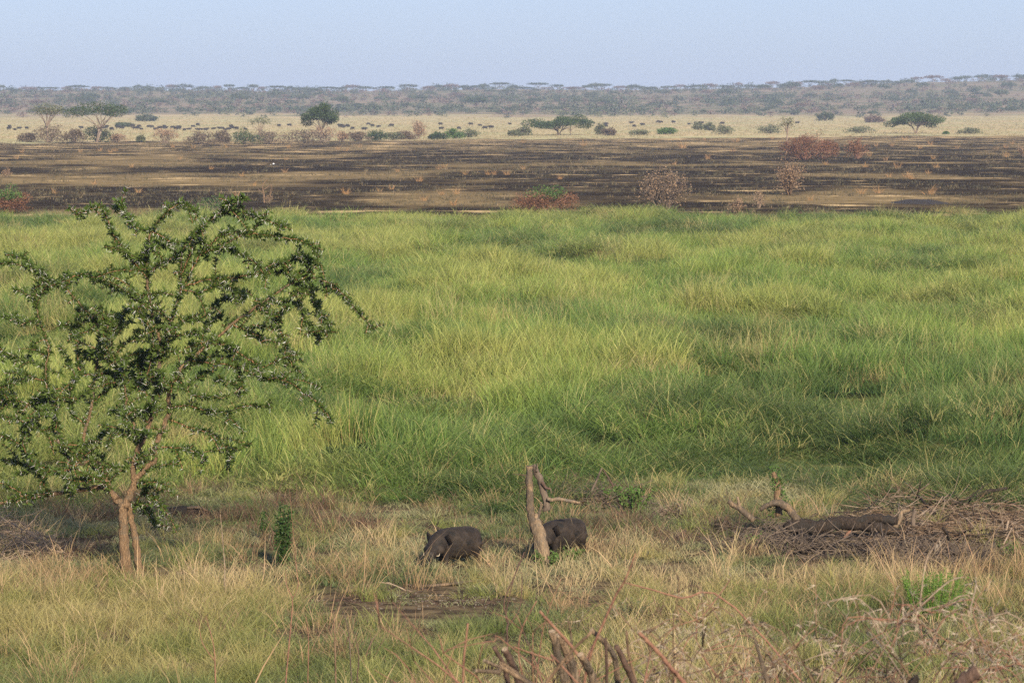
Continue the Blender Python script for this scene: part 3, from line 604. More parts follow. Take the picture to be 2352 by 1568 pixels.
# bushes standing in the burnt plain
placed('bush', 1250, 490, 118, 56, 601, 'fol_rust', 'rust brown domed bush with green top at the tall grass edge', 'bush', nleaf=5200, twigs=30, fmat2='fol_bright', tmat='redstem')
placed('bush', 1522, 489, 92, 95, 602, 'fol_tan', 'bare grey-tan bush with stout stems at the tall grass edge', 'bush', nleaf=1100, twigs=34, bare=True, tmat='greywood')
placed('bush', 1812, 448, 62, 76, 603, 'fol_tan', 'tall bare tan bush on the burnt plain below the rust bush', 'bush', nleaf=700, twigs=24, bare=True, tmat='brush')
placed('bush', 1743, 478, 30, 40, 604, 'fol_tan', 'small pale bare bush with forked crown on charred ground', 'bush', nleaf=60, twigs=9, bare=True, tmat='paletwig')
placed('bush', 1696, 490, 32, 36, 605, 'fol_tan', 'small bare tan bush left of the pale forked one', 'bush', nleaf=90, twigs=10, bare=True, tmat='brush')
placed('bush', 1846, 367, 92, 52, 606, 'fol_rust', 'dense rust red bush on the burnt plain', 'bush', nleaf=3200, twigs=22, tmat='redstem')
placed('bush', 1902, 361, 40, 42, 607, 'fol_rust', 'dark rust bush touching the dense rust red one', 'bush', nleaf=1300, twigs=14, tmat='redstem')
placed('bush', 1968, 365, 44, 44, 608, 'fol_rust', 'thin see-through rust bush right of the dense one', 'bush', nleaf=700, twigs=18, tmat='redstem', bare=True)
placed('bush', 1868, 345, 60, 40, 609, 'fol_tan', 'bare tan bush behind the dense rust red one', 'bush', nleaf=160, twigs=12, bare=True, tmat='brush')
placed('bush', 22, 488, 76, 56, 610, 'fol_rust', 'rust brown bush with green side at the left edge', 'bush', nleaf=3600, twigs=22, fmat2='fol_bright', tmat='redstem')
placed('bush', 490, 486, 76, 34, 611, 'fol_bright', 'green bush peeping over the tall grass behind the acacia', 'bush', nleaf=800, twigs=14)
placed('bush', 16, 406, 22, 18, 612, 'fol_tan', 'small bare bush on charred ground at the left edge', 'bush', nleaf=60, twigs=8, bare=True)
placed('bush', 2350, 360, 20, 22, 613, 'fol_tan', 'small dry bush on charred ground at the right edge', 'bush', nleaf=60, twigs=8, bare=True)
# dead forked snag
P_ = gnd(611, 466); m = 1 / ppm(P_.y); sn = empty('dead_snag', P_); tag(sn, 'dead forked snag standing on the charred ground', 'snag'); mb = MB()
def zl(pts, sc_=m): return [(a * sc_, b_, c * sc_) for a, b_, c in pts]
mb.tube(curve_pts(zl([(-4, 0, -2), (-5, .1, 20), (-8, 0, 36), (-4, 0, 46), (4, .2, 54)])), lerp_list([.13, .09, .04], 17), 6); mb.build('trunk', M['brush'], sn)
for pts in ([(-5, 0, 20), (-14, -.1, 28), (-20, 0, 34)], [(-6, 0, 30), (4, .2, 36), (12, 0, 42), (14, 0, 30)], [(3, .1, -2), (8, 0, 16), (12, 0, 36), (10, 0, 42)], [(6, .1, -2), (10, .2, 18), (14, .3, 30)]):
    mb = MB(); pp = curve_pts(zl(pts)); mb.tube(pp, lerp_list([.07, .03], len(pp)), 5); mb.build('branch', M['brush'], sn)
mb = MB(); rr = random.Random(5)
for k in range(3): blob_leaves(mb, ((k * 6 - 2) * m, 0, (6 + k * 4) * m), (.35, .35, .5), 60, .16, rr)
mb.build('dry_leaves', M['fol_tan'], sn, smooth=False)
# dry orange tufts left by the fire
tp = [obj('dry_tuft', blades('dry_tuft', 70, .8, .3, .022, .7, M['tuftorange'], 700 + i, lean=.35)) for i in range(3)]
r = random.Random(31); tl = [(z1 * .3418, 160.8 + z2 * .3418, 1) for z1, z2 in [(145, 555), (110, 600), (540, 555), (740, 555), (670, 545), (775, 545), (885, 655), (1420, 668), (1620, 715), (630, 770), (370, 830), (930, 825), (2320, 835), (1920, 605), (1940, 525), (1525, 522), (1300, 530), (1165, 520), (2270, 535), (1210, 605), (1700, 780), (1590, 850), (1915, 690)]]
tl += [(775.2 + z1 * .3418, 160.8 + z2 * .3418, s) for z1, z2, s in [(150, 522, 1), (55, 545, 1), (400, 685, 1), (550, 750, 1.3), (680, 670, 1), (720, 660, 1), (860, 705, 1), (1015, 705, 1), (1055, 705, 1), (1140, 705, 1.2), (1495, 735, 1), (1250, 670, 1), (55, 835, 1.3), (365, 805, 1), (285, 820, .9), (795, 835, 1.3), (700, 840, 1), (580, 880, 1.1), (775, 910, 1.3), (1650, 510, 1.6), (1250, 490, 1), (2320, 525, 1.8), (2260, 640, 1)]]
tl += [(1550.3 + z1 * .341, 160.8 + z2 * .341, s) for z1, z2, s in [(45, 525, 1.5), (220, 600, 1.2), (390, 550, 1.3), (205, 475, 1), (410, 485, 1.4), (655, 465, 1), (1015, 640, 1), (1280, 655, 1.1), (1460, 515, 1.3), (1500, 665, 1.5), (1545, 475, 1.3), (1600, 735, 1.6), (1555, 725, 1.2), (1710, 840, 1.8), (1375, 830, 1.5), (1255, 835, 1.4), (1720, 505, 1.2), (1760, 660, 1.2), (1900, 530, 1), (2165, 535, 1), (2230, 525, 1.2), (2270, 500, 1), (2230, 590, 1.4), (1440, 725, 1), (910, 880, 1.1), (1710, 700, 1), (1740, 600, 1.2), (1650, 530, 1.2), (1310, 585, 1.1), (1420, 610, 1), (1355, 515, 1)]]
tuft_used = 0
tl.sort()
for i, (u, v, s) in enumerate(tl):
    P_ = gnd(u, v); t = tp[i] if i < 3 else tp[i % 3].copy()
    if i >= 3: COL.objects.link(t)
    t.location = P_; k = s * .72 * (.8 + P_.y / 900); t.scale = (k * 1.2, k * 1.2, k); t.rotation_euler = (0, 0, r.uniform(0, 6.28)); tag(t, '%s dry orange grass tuft from the left on the burnt plain' % ordn(i), 'grass tuft', 'orange tufts on the burnt plain')
# low dark earth mound and pale stones
P_ = gnd(2113, 466); mb = MB(); a_, b_ = 40, 8
for i in range(a_ + 1):
    for j in range(b_ + 1):
        th = 2 * math.pi * i / a_; q_ = j / b_; xx, yy = math.cos(th) * 4.6 * q_, math.sin(th) * 9 * q_
        mb.V.append((xx, yy, max(-.15, .5 * (1 - q_ ** 1.6) + .35 * (mnoise.noise((xx * .8, yy * .8, 1))) * (1 - q_) - .1 * q_)))
for i in range(a_):
    for j in range(b_): k = i * (b_ + 1) + j; mb.F.append((k, k + b_ + 1, k + b_ + 2, k + 1))
tag(mb.build('earth_mound', M['ash'], None, True, P_), 'low dark earth mound on the burnt plain at right', 'mound')
for i, (u, v) in enumerate([(628, 378), (622, 379)]):
    P_ = gnd(u, v); mb = MB(); mb.ball((0, 0, .2), (.42, .35, .3), 7, 5); o = mb.build('white_stone', M['stone'], None, True, P_); tag(o, ['larger right one of two white stones on charred ground', 'smaller left one of two white stones on charred ground'][i], 'stone'); o.scale = ((.6, .35)[i],) * 3

# ------------------------------------------------------------------ animals
def remeshed(mb, vox, smooth=6, name='body'):
    me = mesh(name, mb.V, mb.F); o = bpy.data.objects.new('tmp', me); COL.objects.link(o)
    md = o.modifiers.new('r', 'REMESH'); md.mode = 'VOXEL'; md.voxel_size = vox
    ms = o.modifiers.new('s', 'SMOOTH'); ms.iterations = smooth; ms.factor = .5
    dg = bpy.context.evaluated_depsgraph_get(); out = bpy.data.meshes.new_from_object(o.evaluated_get(dg)); bpy.data.objects.remove(o)
    out.polygons.foreach_set('use_smooth', [True] * len(out.polygons)); out.name = name; return out
def loft(mb, secs, n=14, bend=None):
    b = len(mb.V)
    for (x, cz, hw, hh) in secs:
        cy, ang = bend(x) if bend else (0, 0)
        for k in range(n):
            a = 2 * math.pi * k / n; yy = hw * math.cos(a); mb.V.append(Vector((x - yy * math.sin(ang), cy + yy * math.cos(ang), cz + hh * math.sin(a))))
    for i in range(len(secs) - 1):
        for k in range(n):
            a = b + i * n + k; c = b + i * n + (k + 1) % n; mb.F.append((a, a + n, c + n, c))
    mb.F.append(tuple(range(b, b + n))); mb.F.append(tuple(range(b + len(secs) * n - 1, b + (len(secs) - 1) * n - 1, -1)))
def make_hog(label, loc, yaw, turn, s=1.0):
    root = empty('forest_hog', loc, yaw); root.scale = (s, s, s); tag(root, label, 'hog', 'forest hogs walking in the grass')
    bend = lambda x: (turn * max(0, x - .40) ** 1.25, turn * 1.1 * min(1, max(0, (x - .40) / .3)))
    mb = MB()
    loft(mb, [(-.66, .66, .06, .09), (-.62, .63, .18, .22), (-.52, .615, .26, .31), (-.34, .60, .305, .365), (-.1, .585, .325, .385), (.12, .585, .32, .39), (.30, .60, .29, .37), (.42, .62, .265, .335), (.52, .63, .245, .30), (.62, .61, .235, .275), (.72, .56, .21, .25), (.82, .495, .175, .205), (.91, .43, .14, .16), (.99, .385, .125, .13), (1.02, .37, .12, .125)], 16, bend)
    def hp(x, y, z): cy, an = bend(x); return (x - y * math.sin(an), cy + y * math.cos(an), z)
    for sg in (1, -1):
        mb.ball(hp(.76, sg * .19, .50), (.085, .075, .10), 8, 6)            # cheek swelling below the eye
        mb.ball(hp(.62, sg * .12, .50), (.11, .07, .12), 8, 6)
        fx = .34 + (.06 if sg > 0 else -.03)
        mb.tube([(fx - .02, sg * .15, .50), (fx, sg * .16, .36), (fx + .02, sg * .16, .22), (fx + .01, sg * .16, .10), (fx + .03, sg * .16, -.02)], [.125, .095, .062, .052, .066], 9)
        rx = -.42 + (-.06 if sg > 0 else .05)
        mb.tube([(rx, sg * .15, .60), (rx + .06, sg * .17, .44), (rx + .0, sg * .17, .30), (rx - .07, sg * .165, .22), (rx - .05, sg * .165, .10), (rx - .02, sg * .165, -.02)], [.17, .145, .085, .058, .05, .063], 9)
    mb.ball((.0, 0, .40), (.42, .2, .14), 10, 6)
    body = obj('body', remeshed(mb, .022, 5), root); body.data.materials.append(M['hog'])
    for sg in (1, -1):
        eb = MB(); p0 = Vector(hp(.60, sg * .17, .79)); tip = Vector(hp(.48, sg * .47, .74)); lo = Vector(hp(.55, sg * .32, .62)); up_ = Vector(hp(.57, sg * .32, .90))
        mid = (p0 + tip + lo + up_) / 4 + Vector((-.03, 0, 0)); k = len(eb.V); eb.V += [p0, up_, tip, lo, mid, p0 + Vector((-.02, 0, 0)), up_ + Vector((-.015, 0, 0)), tip + Vector((-.01, 0, -.01)), lo + Vector((-.015, 0, 0)), mid + Vector((-.02, 0, 0))]
        for a, b in ((0, 1), (1, 2), (2, 3), (3, 0)): eb.F += [(a, b, 4), (a + 5, 9, b + 5), (a, a + 5, b + 5, b)]
        eb.build('ear', M['hog'], root)
        tb = MB(); pp = curve_pts([hp(.90, sg * .12, .38), hp(.91, sg * .175, .38), hp(.90, sg * .195, .41), hp(.88, sg * .195, .445)], 4); tb.tube(pp, lerp_list([.012, .010, .003], len(pp)), 6); tb.build('tusk', M['tusk'], root)
        ey = MB(); ey.ball(hp(.76, sg * .19, .61), .02, 6, 5); ey.build('eye', M['hogdark'], root)
    sb = MB(); c0 = Vector(hp(1.02, 0, .375)); sb.ball(c0, (.024, .125, .115), 10, 6, Matrix.Rotation(bend(1.02)[1], 3, 'Z')); sb.build('snout', M['hogdark'], root)
    tb = MB(); tb.tube(curve_pts([(-.63, 0, .72), (-.70, .02, .66), (-.72, .03, .52), (-.71, .02, .38)], 3), lerp_list([.02, .012, .01], 10), 5); tb.ball((-.71, .02, .35), (.022, .022, .05), 6, 5); tb.build('tail', M['hogdark'], root)
    hb = MB(); rr = random.Random(3)
    for i in range(2600):                                                      # coarse black coat, longest along the spine
        x = rr.uniform(-.58, .58); a = rr.gauss(math.pi / 2, .75); secx = np.array([-.62, -.34, .12, .42, .62]); hw = np.interp(x, secx, [.18, .305, .32, .265, .235]); hh = np.interp(x, secx, [.22, .365, .39, .335, .275]); cz = np.interp(x, secx, [.63, .60, .585, .62, .61])
        cy, an = bend(x); yy = hw * math.cos(a) * .97; p0 = Vector((x - yy * math.sin(an), cy + yy * math.cos(an), cz + hh * math.sin(a) * .97)); nn = Vector((0, math.cos(a), math.sin(a)))
        L = (.05 + .05 * max(0, math.sin(a)) ** 6) * rr.uniform(.6, 1.3); hb.cone(p0, p0 + Vector((-.8, rr.gauss(0, .15), -.25)) * L + nn * L * .45, .003)
    hb.build('coat', M['hogdark'], root, smooth=False)
    return root
PH = gnd(1048, 1301); make_hog('dark forest hog walking left with head and white tusks toward camera', PH - Vector((0, 0, .05)), math.pi + R(36), .62, .97)
PH2 = gnd(1294, 1280); make_hog('dark forest hog half hidden behind the split dead stump', PH2 - Vector((0, 0, .05)), math.pi + R(40), .3, .95)

def make_buffalo(kind):
    root = empty('buffalo', (0, 0, 0)); mb = MB(); dz = -.55 if kind == 'lying' else 0
    loft(mb, [(-1.1, 1.0 + dz, .15, .2), (-1.0, 1.0 + dz, .33, .38), (-.5, .98 + dz, .42, .46), (.2, 1.0 + dz, .43, .5), (.6, 1.08 + dz, .36, .46), (.85, 1.0 + dz, .24, .32), (1.1, (.62 if kind == 'grazing' else 1.05) + dz * .6, .2, .24), (1.4, (.25 if kind == 'grazing' else .95) + dz * .6, .13, .14)], 10)
    if kind != 'lying':
        for x, y in ((.55, .25), (.5, -.25), (-.8, .25), (-.7, -.25)): mb.tube([(x, y, .8), (x + .04, y, .45), (x - .02, y, -.03)], [.17, .1, .08], 7)
    else: mb.ball((.3, .25, .12), (.5, .2, .12), 7, 5); mb.ball((-.6, -.3, .14), (.45, .22, .15), 7, 5)
    b = obj('body', remeshed(mb, .09, 3), root); b.data.materials.append(M['buffalo'])
    hx, hz_ = (1.12, .74 if kind == 'grazing' else 1.22 + dz * .6)
    for sg in (1, -1):
        hb = MB(); pp = curve_pts([(hx, 0, hz_), (hx, sg * .3, hz_ - .05), (hx, sg * .5, hz_ + .03), (hx - .03, sg * .42, hz_ + .2)], 3); hb.tube(pp, lerp_list([.09, .07, .02], len(pp)), 5); hb.build('horn', M['greywood'], root)
    tb = MB(); tb.tube([(-1.08, 0, 1.15 + dz), (-1.18, 0, .8 + dz * .9), (-1.17, .03, .5 + dz * .5)], [.03, .02, .035], 4); tb.build('tail', M['buffalo'], root)
    return root
bp = [make_buffalo(k) for k in ('grazing', 'standing', 'lying')]; bused = [False] * 3; r = random.Random(77)
b1 = [(65, 390), (60, 405), (100, 405), (130, 403), (180, 402), (545, 392), (705, 400), (718, 393), (750, 410), (820, 395), (795, 398), (890, 387), (935, 387), (905, 402), (925, 402), (950, 402), (1000, 385), (1023, 392), (1045, 402), (1075, 402), (1105, 389), (1110, 395), (1160, 397), (1200, 387), (1205, 396), (1180, 404), (1198, 405), (1240, 407), (1270, 402), (1298, 390), (1330, 379), (1330, 405), (1355, 405), (1385, 405), (1435, 400), (1475, 397), (1495, 397), (1515, 408), (1553, 387), (1535, 402), (1562, 402), (1590, 405), (1650, 402), (1875, 386), (1945, 382), (2285, 385), (2303, 388), (2335, 383)]
b2 = [(15, 388), (35, 388), (67, 383), (100, 404), (180, 410), (208, 373), (235, 385), (275, 385), (362, 385), (692, 374), (697, 405), (816, 403), (895, 375), (958, 377), (1032, 398), (990, 401), (1158, 367), (1718, 360), (1803, 374), (1803, 387), (1975, 359), (1994, 387), (2050, 378), (2175, 359), (2155, 359), (2258, 360)]
b3 = [(95, 368), (180, 366), (140, 370), (318, 371), (825, 360)]
bl = sorted([(a * .3418, 160.8 + b * .3418) for a, b in b1] + [(775.2 + a * .3418, 160.8 + b * .3418) for a, b in b2] + [(1550.3 + a * .341, 160.8 + b * .341) for a, b in b3])
for i, (u, v) in enumerate(bl):
    k = r.choice([0, 0, 1, 1, 2] if not 300 < u < 570 else [0, 1, 2, 2]); P_ = gnd(u, v)
    if not bused[k]: t = bp[k]; bused[k] = True
    else: t = copy_tree(bp[k])
    put(t, P_, 1.15 * r.uniform(.85, 1.1), r.choice([0, math.pi]) + r.uniform(-.9, .9), '%s tiny black buffalo from the left, %s on the straw plain' % (ordn(i), ['head down', 'standing', 'lying'][k]), 'buffalo', 'buffalo herd on the straw plain')

# ------------------------------------------------------------------ the thorn acacia in front
TD = gnd(290, 1322).y; TX = gnd(290, 1322)
acacia = empty('thorn_acacia', TX); tag(acacia, 'large thorny green acacia with forked tan trunk at left', 'tree')
def z4(x, y): return x * .5566, 447.9 + y * .5566
SK = [  # polylines as seen from the front (x, y), start and end radius; depth is added below
    ('trunk', [(521, 1590), (519, 1500), (511, 1400), (507, 1340), (512, 1288)], 29, 23), ('trunk', [(572, 1590), (566, 1480), (552, 1390), (538, 1320), (530, 1275)], 20, 14),
    ('limb', [(512, 1295), (492, 1268), (470, 1240), (452, 1208)], 22, 15), ('limb', [(512, 1295), (532, 1245), (548, 1205), (560, 1172)], 22, 17),
    ('limb', [(455, 1212), (446, 1170), (425, 1130), (398, 1103), (370, 1098), (330, 1108), (280, 1095), (250, 1030), (232, 940), (205, 850), (190, 765), (195, 677), (200, 627), (175, 547), (150, 467), (125, 417), (65, 392)], 13, 2.5),
    ('limb', [(452, 1212), (400, 1207), (330, 1215), (200, 1235), (100, 1252), (0, 1270), (-110, 1262), (-200, 1230)], 14, 6),
    ('limb', [(556, 1185), (550, 1130), (566, 1060), (598, 990), (630, 890), (650, 780), (660, 690), (668, 640), (652, 570), (627, 480), (612, 400), (605, 290), (610, 190), (650, 115), (700, 60), (750, 35), (800, 65), (812, 105)], 15, 2),
    ('limb', [(560, 1180), (598, 1132), (642, 1092), (640, 1045), (672, 960), (700, 880), (695, 800), (730, 745), (770, 690), (870, 610), (960, 532), (1040, 475), (1120, 418), (1210, 362), (1290, 340), (1370, 380), (1440, 440), (1490, 500), (1545, 552)], 15, 2),
    ('limb', [(330, 1108), (345, 1000), (370, 900), (383, 830), (395, 740), (400, 650), (412, 572), (375, 500), (310, 427), (265, 382), (200, 342), (150, 307), (75, 287), (0, 282), (-70, 310)], 9, 2),
    ('limb', [(590, 1010), (560, 965), (530, 900), (520, 840), (515, 787), (480, 702), (460, 627), (470, 572), (495, 522), (520, 470)], 8, 2),
    ('limb', [(665, 690), (690, 560), (720, 480), (745, 390), (746, 275), (762, 210), (810, 160), (855, 115)], 7, 2),
    ('branch', [(605, 325), (550, 275), (500, 210), (460, 155), (440, 90), (420, 50), (370, 60), (310, 85)], 4, 1.5), ('branch', [(615, 165), (570, 140), (530, 95), (505, 55), (485, 25)], 3, 1.5),
    ('branch', [(625, 150), (685, 180), (715, 215), (730, 255)], 3, 1.5), ('branch', [(610, 320), (660, 280), (740, 260)], 3, 1.5),
    ('branch', [(735, 420), (790, 320), (830, 240), (875, 200), (935, 155), (990, 155), (1075, 165), (1175, 175), (1275, 200), (1310, 245)], 5, 1.5), ('branch', [(760, 330), (800, 200), (825, 140), (865, 100), (925, 75), (990, 75), (1050, 90), (1125, 115), (1205, 140)], 5, 1.5),
    ('branch', [(900, 80), (925, 50), (950, 28), (1015, 10)], 3, 1.5), ('branch', [(830, 240), (915, 218), (975, 235), (1045, 270), (1100, 340)], 4, 1.5), ('branch', [(745, 370), (860, 350), (1000, 335), (1065, 320), (1165, 285), (1250, 255), (1325, 288)], 5, 1.5),
    ('branch', [(1100, 430), (1125, 440), (1195, 440), (1240, 460), (1265, 520), (1320, 595)], 4, 1.5), ('branch', [(1225, 358), (1275, 400), (1310, 465), (1340, 510), (1365, 565)], 4, 1.5), ('branch', [(1155, 290), (1190, 320), (1230, 355)], 3, 2),
    ('branch', [(1060, 460), (1090, 455), (1125, 500), (1150, 550), (1180, 615), (1200, 690), (1250, 745)], 4, 1.5), ('branch', [(955, 540), (1025, 560), (1085, 590), (1135, 608)], 4, 1.5), ('branch', [(870, 610), (940, 625), (1000, 660), (1060, 700), (1090, 752), (1150, 760), (1220, 790), (1290, 840), (1335, 890), (1368, 930)], 5, 1.5),
    ('branch', [(770, 690), (800, 685), (935, 700), (1025, 725), (1085, 757), (1165, 757)], 5, 1.5), ('branch', [(960, 702), (990, 750), (1012, 820)], 3, 1.5), ('branch', [(735, 760), (770, 805), (820, 830), (920, 838)], 4, 1.5),
    ('branch', [(680, 930), (790, 960), (870, 985), (930, 1040), (960, 1095)], 4, 1.5), ('branch', [(690, 890), (770, 870), (850, 890), (930, 900), (990, 960)], 4, 1.5), ('branch', [(640, 1050), (720, 1040), (800, 1055), (850, 1090)], 4, 1.5),
    ('branch', [(265, 382), (310, 332), (385, 330), (450, 367), (490, 400)], 4, 1.5), ('branch', [(150, 470), (150, 385), (210, 370), (240, 367)], 3, 1.5), ('branch', [(395, 740), (330, 727), (320, 627), (315, 547), (325, 470)], 5, 1.5), ('branch', [(650, 780), (610, 750), (632, 652), (625, 567), (590, 507), (550, 467)], 4, 1.5),
    ('branch', [(230, 930), (200, 967), (140, 952), (75, 927), (0, 912), (-60, 915)], 5, 2), ('branch', [(140, 952), (80, 887), (50, 852), (0, 822), (-60, 790)], 4, 2), ('branch', [(190, 760), (100, 757), (0, 797), (-50, 820)], 4, 1.5), ('branch', [(195, 717), (135, 687), (65, 667), (0, 657)], 4, 1.5), ('branch', [(160, 500), (100, 525), (60, 512), (0, 500)], 3, 1.5),
    ('branch', [(330, 1110), (250, 1140), (150, 1110), (100, 1040), (90, 960)], 6, 2), ('branch', [(200, 1235), (160, 1150), (100, 1110), (20, 1090)], 6, 2), ('branch', [(383, 850), (440, 800), (480, 760), (540, 740)], 4, 1.5), ('branch', [(360, 940), (300, 900), (290, 820), (310, 760)], 4, 1.5),
    ('branch', [(640, 850), (600, 820), (575, 740), (580, 680)], 4, 1.5), ('branch', [(690, 560), (760, 520), (840, 500), (900, 440), (960, 420)], 4, 1.5), ('branch', [(700, 530), (640, 470), (560, 430), (530, 400)], 4, 1.5), ('branch', [(745, 400), (830, 400), (900, 370), (960, 390), (1010, 430)], 4, 1.5),
    ('branch', [(770, 690), (830, 600), (850, 540), (910, 500)], 4, 1.5), ('branch', [(480, 702), (430, 660), (440, 560), (470, 490)], 4, 1.5), ('branch', [(545, 1290), (570, 1280), (600, 1300), (640, 1340), (660, 1370)], 4, 1.5), ('branch', [(545, 1290), (590, 1230), (640, 1250), (680, 1300)], 4, 1.5),
    ('branch', [(205, 850), (130, 860), (60, 850), (10, 870)], 4, 1.5), ('branch', [(600, 1000), (560, 1000), (470, 980), (440, 1030)], 4, 1.5), ('branch', [(250, 1040), (330, 1030), (400, 1010), (450, 960)], 4, 1.5), ('branch', [(455, 1190), (400, 1160), (330, 1180), (260, 1170)], 4, 1.5), ('branch', [(100, 1255), (60, 1210), (-20, 1180)], 4, 1.5), ('branch', [(620, 930), (560, 890), (500, 930)], 3, 1.5)]
pxm = ppm(TD); nodes = []; leafy = []; rt = random.Random(9)
def w4(x, y, dep):
    u, v = z4(x, y); return at(u, v, TD + dep) - TX
for i, (nm, pl, r0, r1) in enumerate(SK):
    if nodes and i != 1:
        j = min(nodes, key=lambda q: (q[0] - pl[0][0]) ** 2 + (q[1] - pl[0][1]) ** 2); d0 = j[2]; pl = [(j[0], j[1])] + pl[1:]
    else: d0 = .35 if i == 1 else 0
    Lp = sum(math.dist(pl[k], pl[k + 1]) for k in range(len(pl) - 1)); d1 = d0 + (0 if nm == 'trunk' else rt.uniform(-1, 1) * min(2.2, Lp * .0042)); acc = 0; P3 = []
    if i in (2, 3): d1 = d0
    for k, q in enumerate(pl):
        if k: acc += math.dist(pl[k - 1], q)
        dep = d0 + (d1 - d0) * acc / Lp; P3.append(w4(q[0], q[1], dep)); nodes.append((q[0], q[1], dep))
        if k: nodes.append(((q[0] + pl[k - 1][0]) / 2, (q[1] + pl[k - 1][1]) / 2, dep - (d1 - d0) * .5 / len(pl)))
    pp = curve_pts(P3, 5); fine = [q + Vector((rt.gauss(0, .012), rt.gauss(0, .012), rt.gauss(0, .012))) if 0 < k < len(pp) - 1 else q for k, q in enumerate(pp)]
    rad = [a * .5566 / pxm * (.80 if nm == 'trunk' else .80) for a in lerp_list([r0, (r0 * .5 + r1 * .5), r1], len(fine))]
    if i == 0: rad[0] *= 1.3; rad[1] *= 1.15
    mb = MB(); mb.tube(fine, rad, 10 if nm != 'branch' else 6, wob=.10 if nm == 'trunk' else .06, seed=i); mb.build(nm, M['bark'] if nm != 'branch' else M['twig'], acacia)
    for k in range(len(fine) - 1):
        if rad[k] < .045: leafy.append((fine[k], fine[k + 1], 1.6 if rad[k] < .03 else .7))
    # short side shoots
    step_ = 1 if nm == 'branch' else 2
    for k in range(4, len(fine), step_):
        if rt.random() < .2: continue
        if rad[k] > .075: continue
        dirx = (fine[k] - fine[k - 1]).normalized(); side = Vector((rt.gauss(0, 1), rt.gauss(0, 1), rt.gauss(.1, .8))); side = (side - dirx * side.dot(dirx) * .6).normalized()
        Ls = rt.uniform(.05, .26) if rt.random() < .88 else rt.uniform(.4, .8)
        sh = [fine[k]]
        for j in range(4): sh.append(sh[-1] + (side + dirx * .4 + Vector((0, 0, -.22 * j))).normalized() * Ls / 4)
        leafy += [(sh[j], sh[j + 1], .85) for j in range(4)]
cand = [q for q in nodes if 170 < q[1] < 1240 and q[0] > -40]
for _ in range(120):                                                          # long arching leafy shoots that fill the crown
    q = rt.choice([c for c in cand if c[0] < 700 or rt.random() < .35]); p0 = w4(*q); a = rt.uniform(0, 6.28); dv = Vector((math.cos(a), math.sin(a) * .8, rt.uniform(.0, 1.3))).normalized(); Ls = rt.uniform(.5, 1.3); sh = [p0]
    for j in range(8): sh.append(sh[-1] + (dv + Vector((rt.gauss(0, .12), rt.gauss(0, .12), -.075 * j))).normalized() * Ls / 8)
    leafy += [(sh[j], sh[j + 1], .95) for j in range(8)]
    for j in range(1, 8):
        sv = Vector((rt.gauss(0, 1), rt.gauss(0, 1), rt.gauss(0, .6))).normalized() * rt.uniform(.05, .24); leafy.append((sh[j], sh[j] + sv, .9))
mb = MB(); lb = MB(); th = MB(); rnd.seed(5)
for a, b, kf in leafy:
    mb.tube([a, b], [.009, .007], 3, cap=False); L = (b - a).length; dv = (b - a).normalized(); o1 = dv.orthogonal().normalized(); o2 = dv.cross(o1)
    k = max(1, int(L / .032 * kf * rnd.uniform(.5, 1.2)))
    for j in range(k):
        q = a.lerp(b, (j + rnd.random()) / k)
        for t in range(13):
            an = rnd.uniform(0, 6.283); out_ = (o1 * math.cos(an) + o2 * math.sin(an) + dv * rnd.uniform(-.1, .7)).normalized(); l = rnd.uniform(.03, .09) if rnd.random() < .85 else rnd.uniform(.1, .17)
            lb.leaf(q, out_ + Vector((0, 0, .2)), l, l * .26 + .006)
    k = max(1, int(L / .125))
    for j in range(k):
        q = a.lerp(b, (j + rnd.random()) / k); an = rnd.uniform(0, 6.283)
        for sgn in (0, 1.9):
            out_ = (o1 * math.cos(an + sgn) + o2 * math.sin(an + sgn) + dv * .15).normalized(); th.cone(q, q + out_ * rnd.uniform(.08, .15), .0046)
tag(mb.build('shoots', M['twig'], acacia), kind='stuff'); tag(lb.build('foliage', M['acleaf'], acacia, smooth=False), kind='stuff'); tag(th.build('thorns', M['thorn'], acacia, smooth=False), kind='stuff')

# ------------------------------------------------------------------ dead wood
def stick(name, pix, d, wpx, mat, label, cat='stick', parent=None, n=7, group=None, root=True, sides=None, cutend=False, taper=.55, k=4, dd=0):
    """a stick whose middle line is seen through the given points (2352 px wide picture), standing at distance d"""
    m = 1 / ppm(d); P3 = [at(u, v, d + dd * i) for i, (u, v) in enumerate(pix)]
    if root:
        b0 = P3[0]; gz = hz(b0.x, b0.y) - .06
        if b0.z > gz + .05:
            dirn = (P3[0] - P3[1]).normalized(); t = (b0.z - gz) / max(.25, -dirn.z) if dirn.z < 0 else (b0.z - gz)
            ex = Vector((b0.x + dirn.x * min(t, 1.2), b0.y + .05, gz)); ex.z = hz(ex.x, ex.y) - .06; P3 = [ex] + P3
    base = P3[0].copy(); pp = curve_pts([q - base for q in P3], k); rr = random.Random(len(pix) * 7 + int(pix[0][0])); r0 = wpx * m * .5
    pp = [q + Vector((rr.gauss(0, r0 * .07), rr.gauss(0, r0 * .07), rr.gauss(0, r0 * .07))) if 0 < i < len(pp) - 1 else q for i, q in enumerate(pp)]
    mb = MB(); mb.tube(pp, [a * r0 for a in lerp_list([1.08, 1, taper], len(pp))], n, wob=.10 if n < 9 else .17, seed=rr.randint(0, 999))
    if parent is not None: base_loc = base - parent.location
    else: base_loc = base
    o = mb.build(name, mat, parent, True, base_loc)
    if label and parent is None: tag(o, label, cat, group)
    if cutend:
        cb = MB(); e = pp[-1]; t = (pp[-1] - pp[-2]).normalized(); rad = r0 * taper * .96; cb.tube([e - t * .002, e + t * .004], rad, n); c = obj('cut_face', mesh('cut_face', cb.V, cb.F, M['cut']), o)
    return o, pp, base
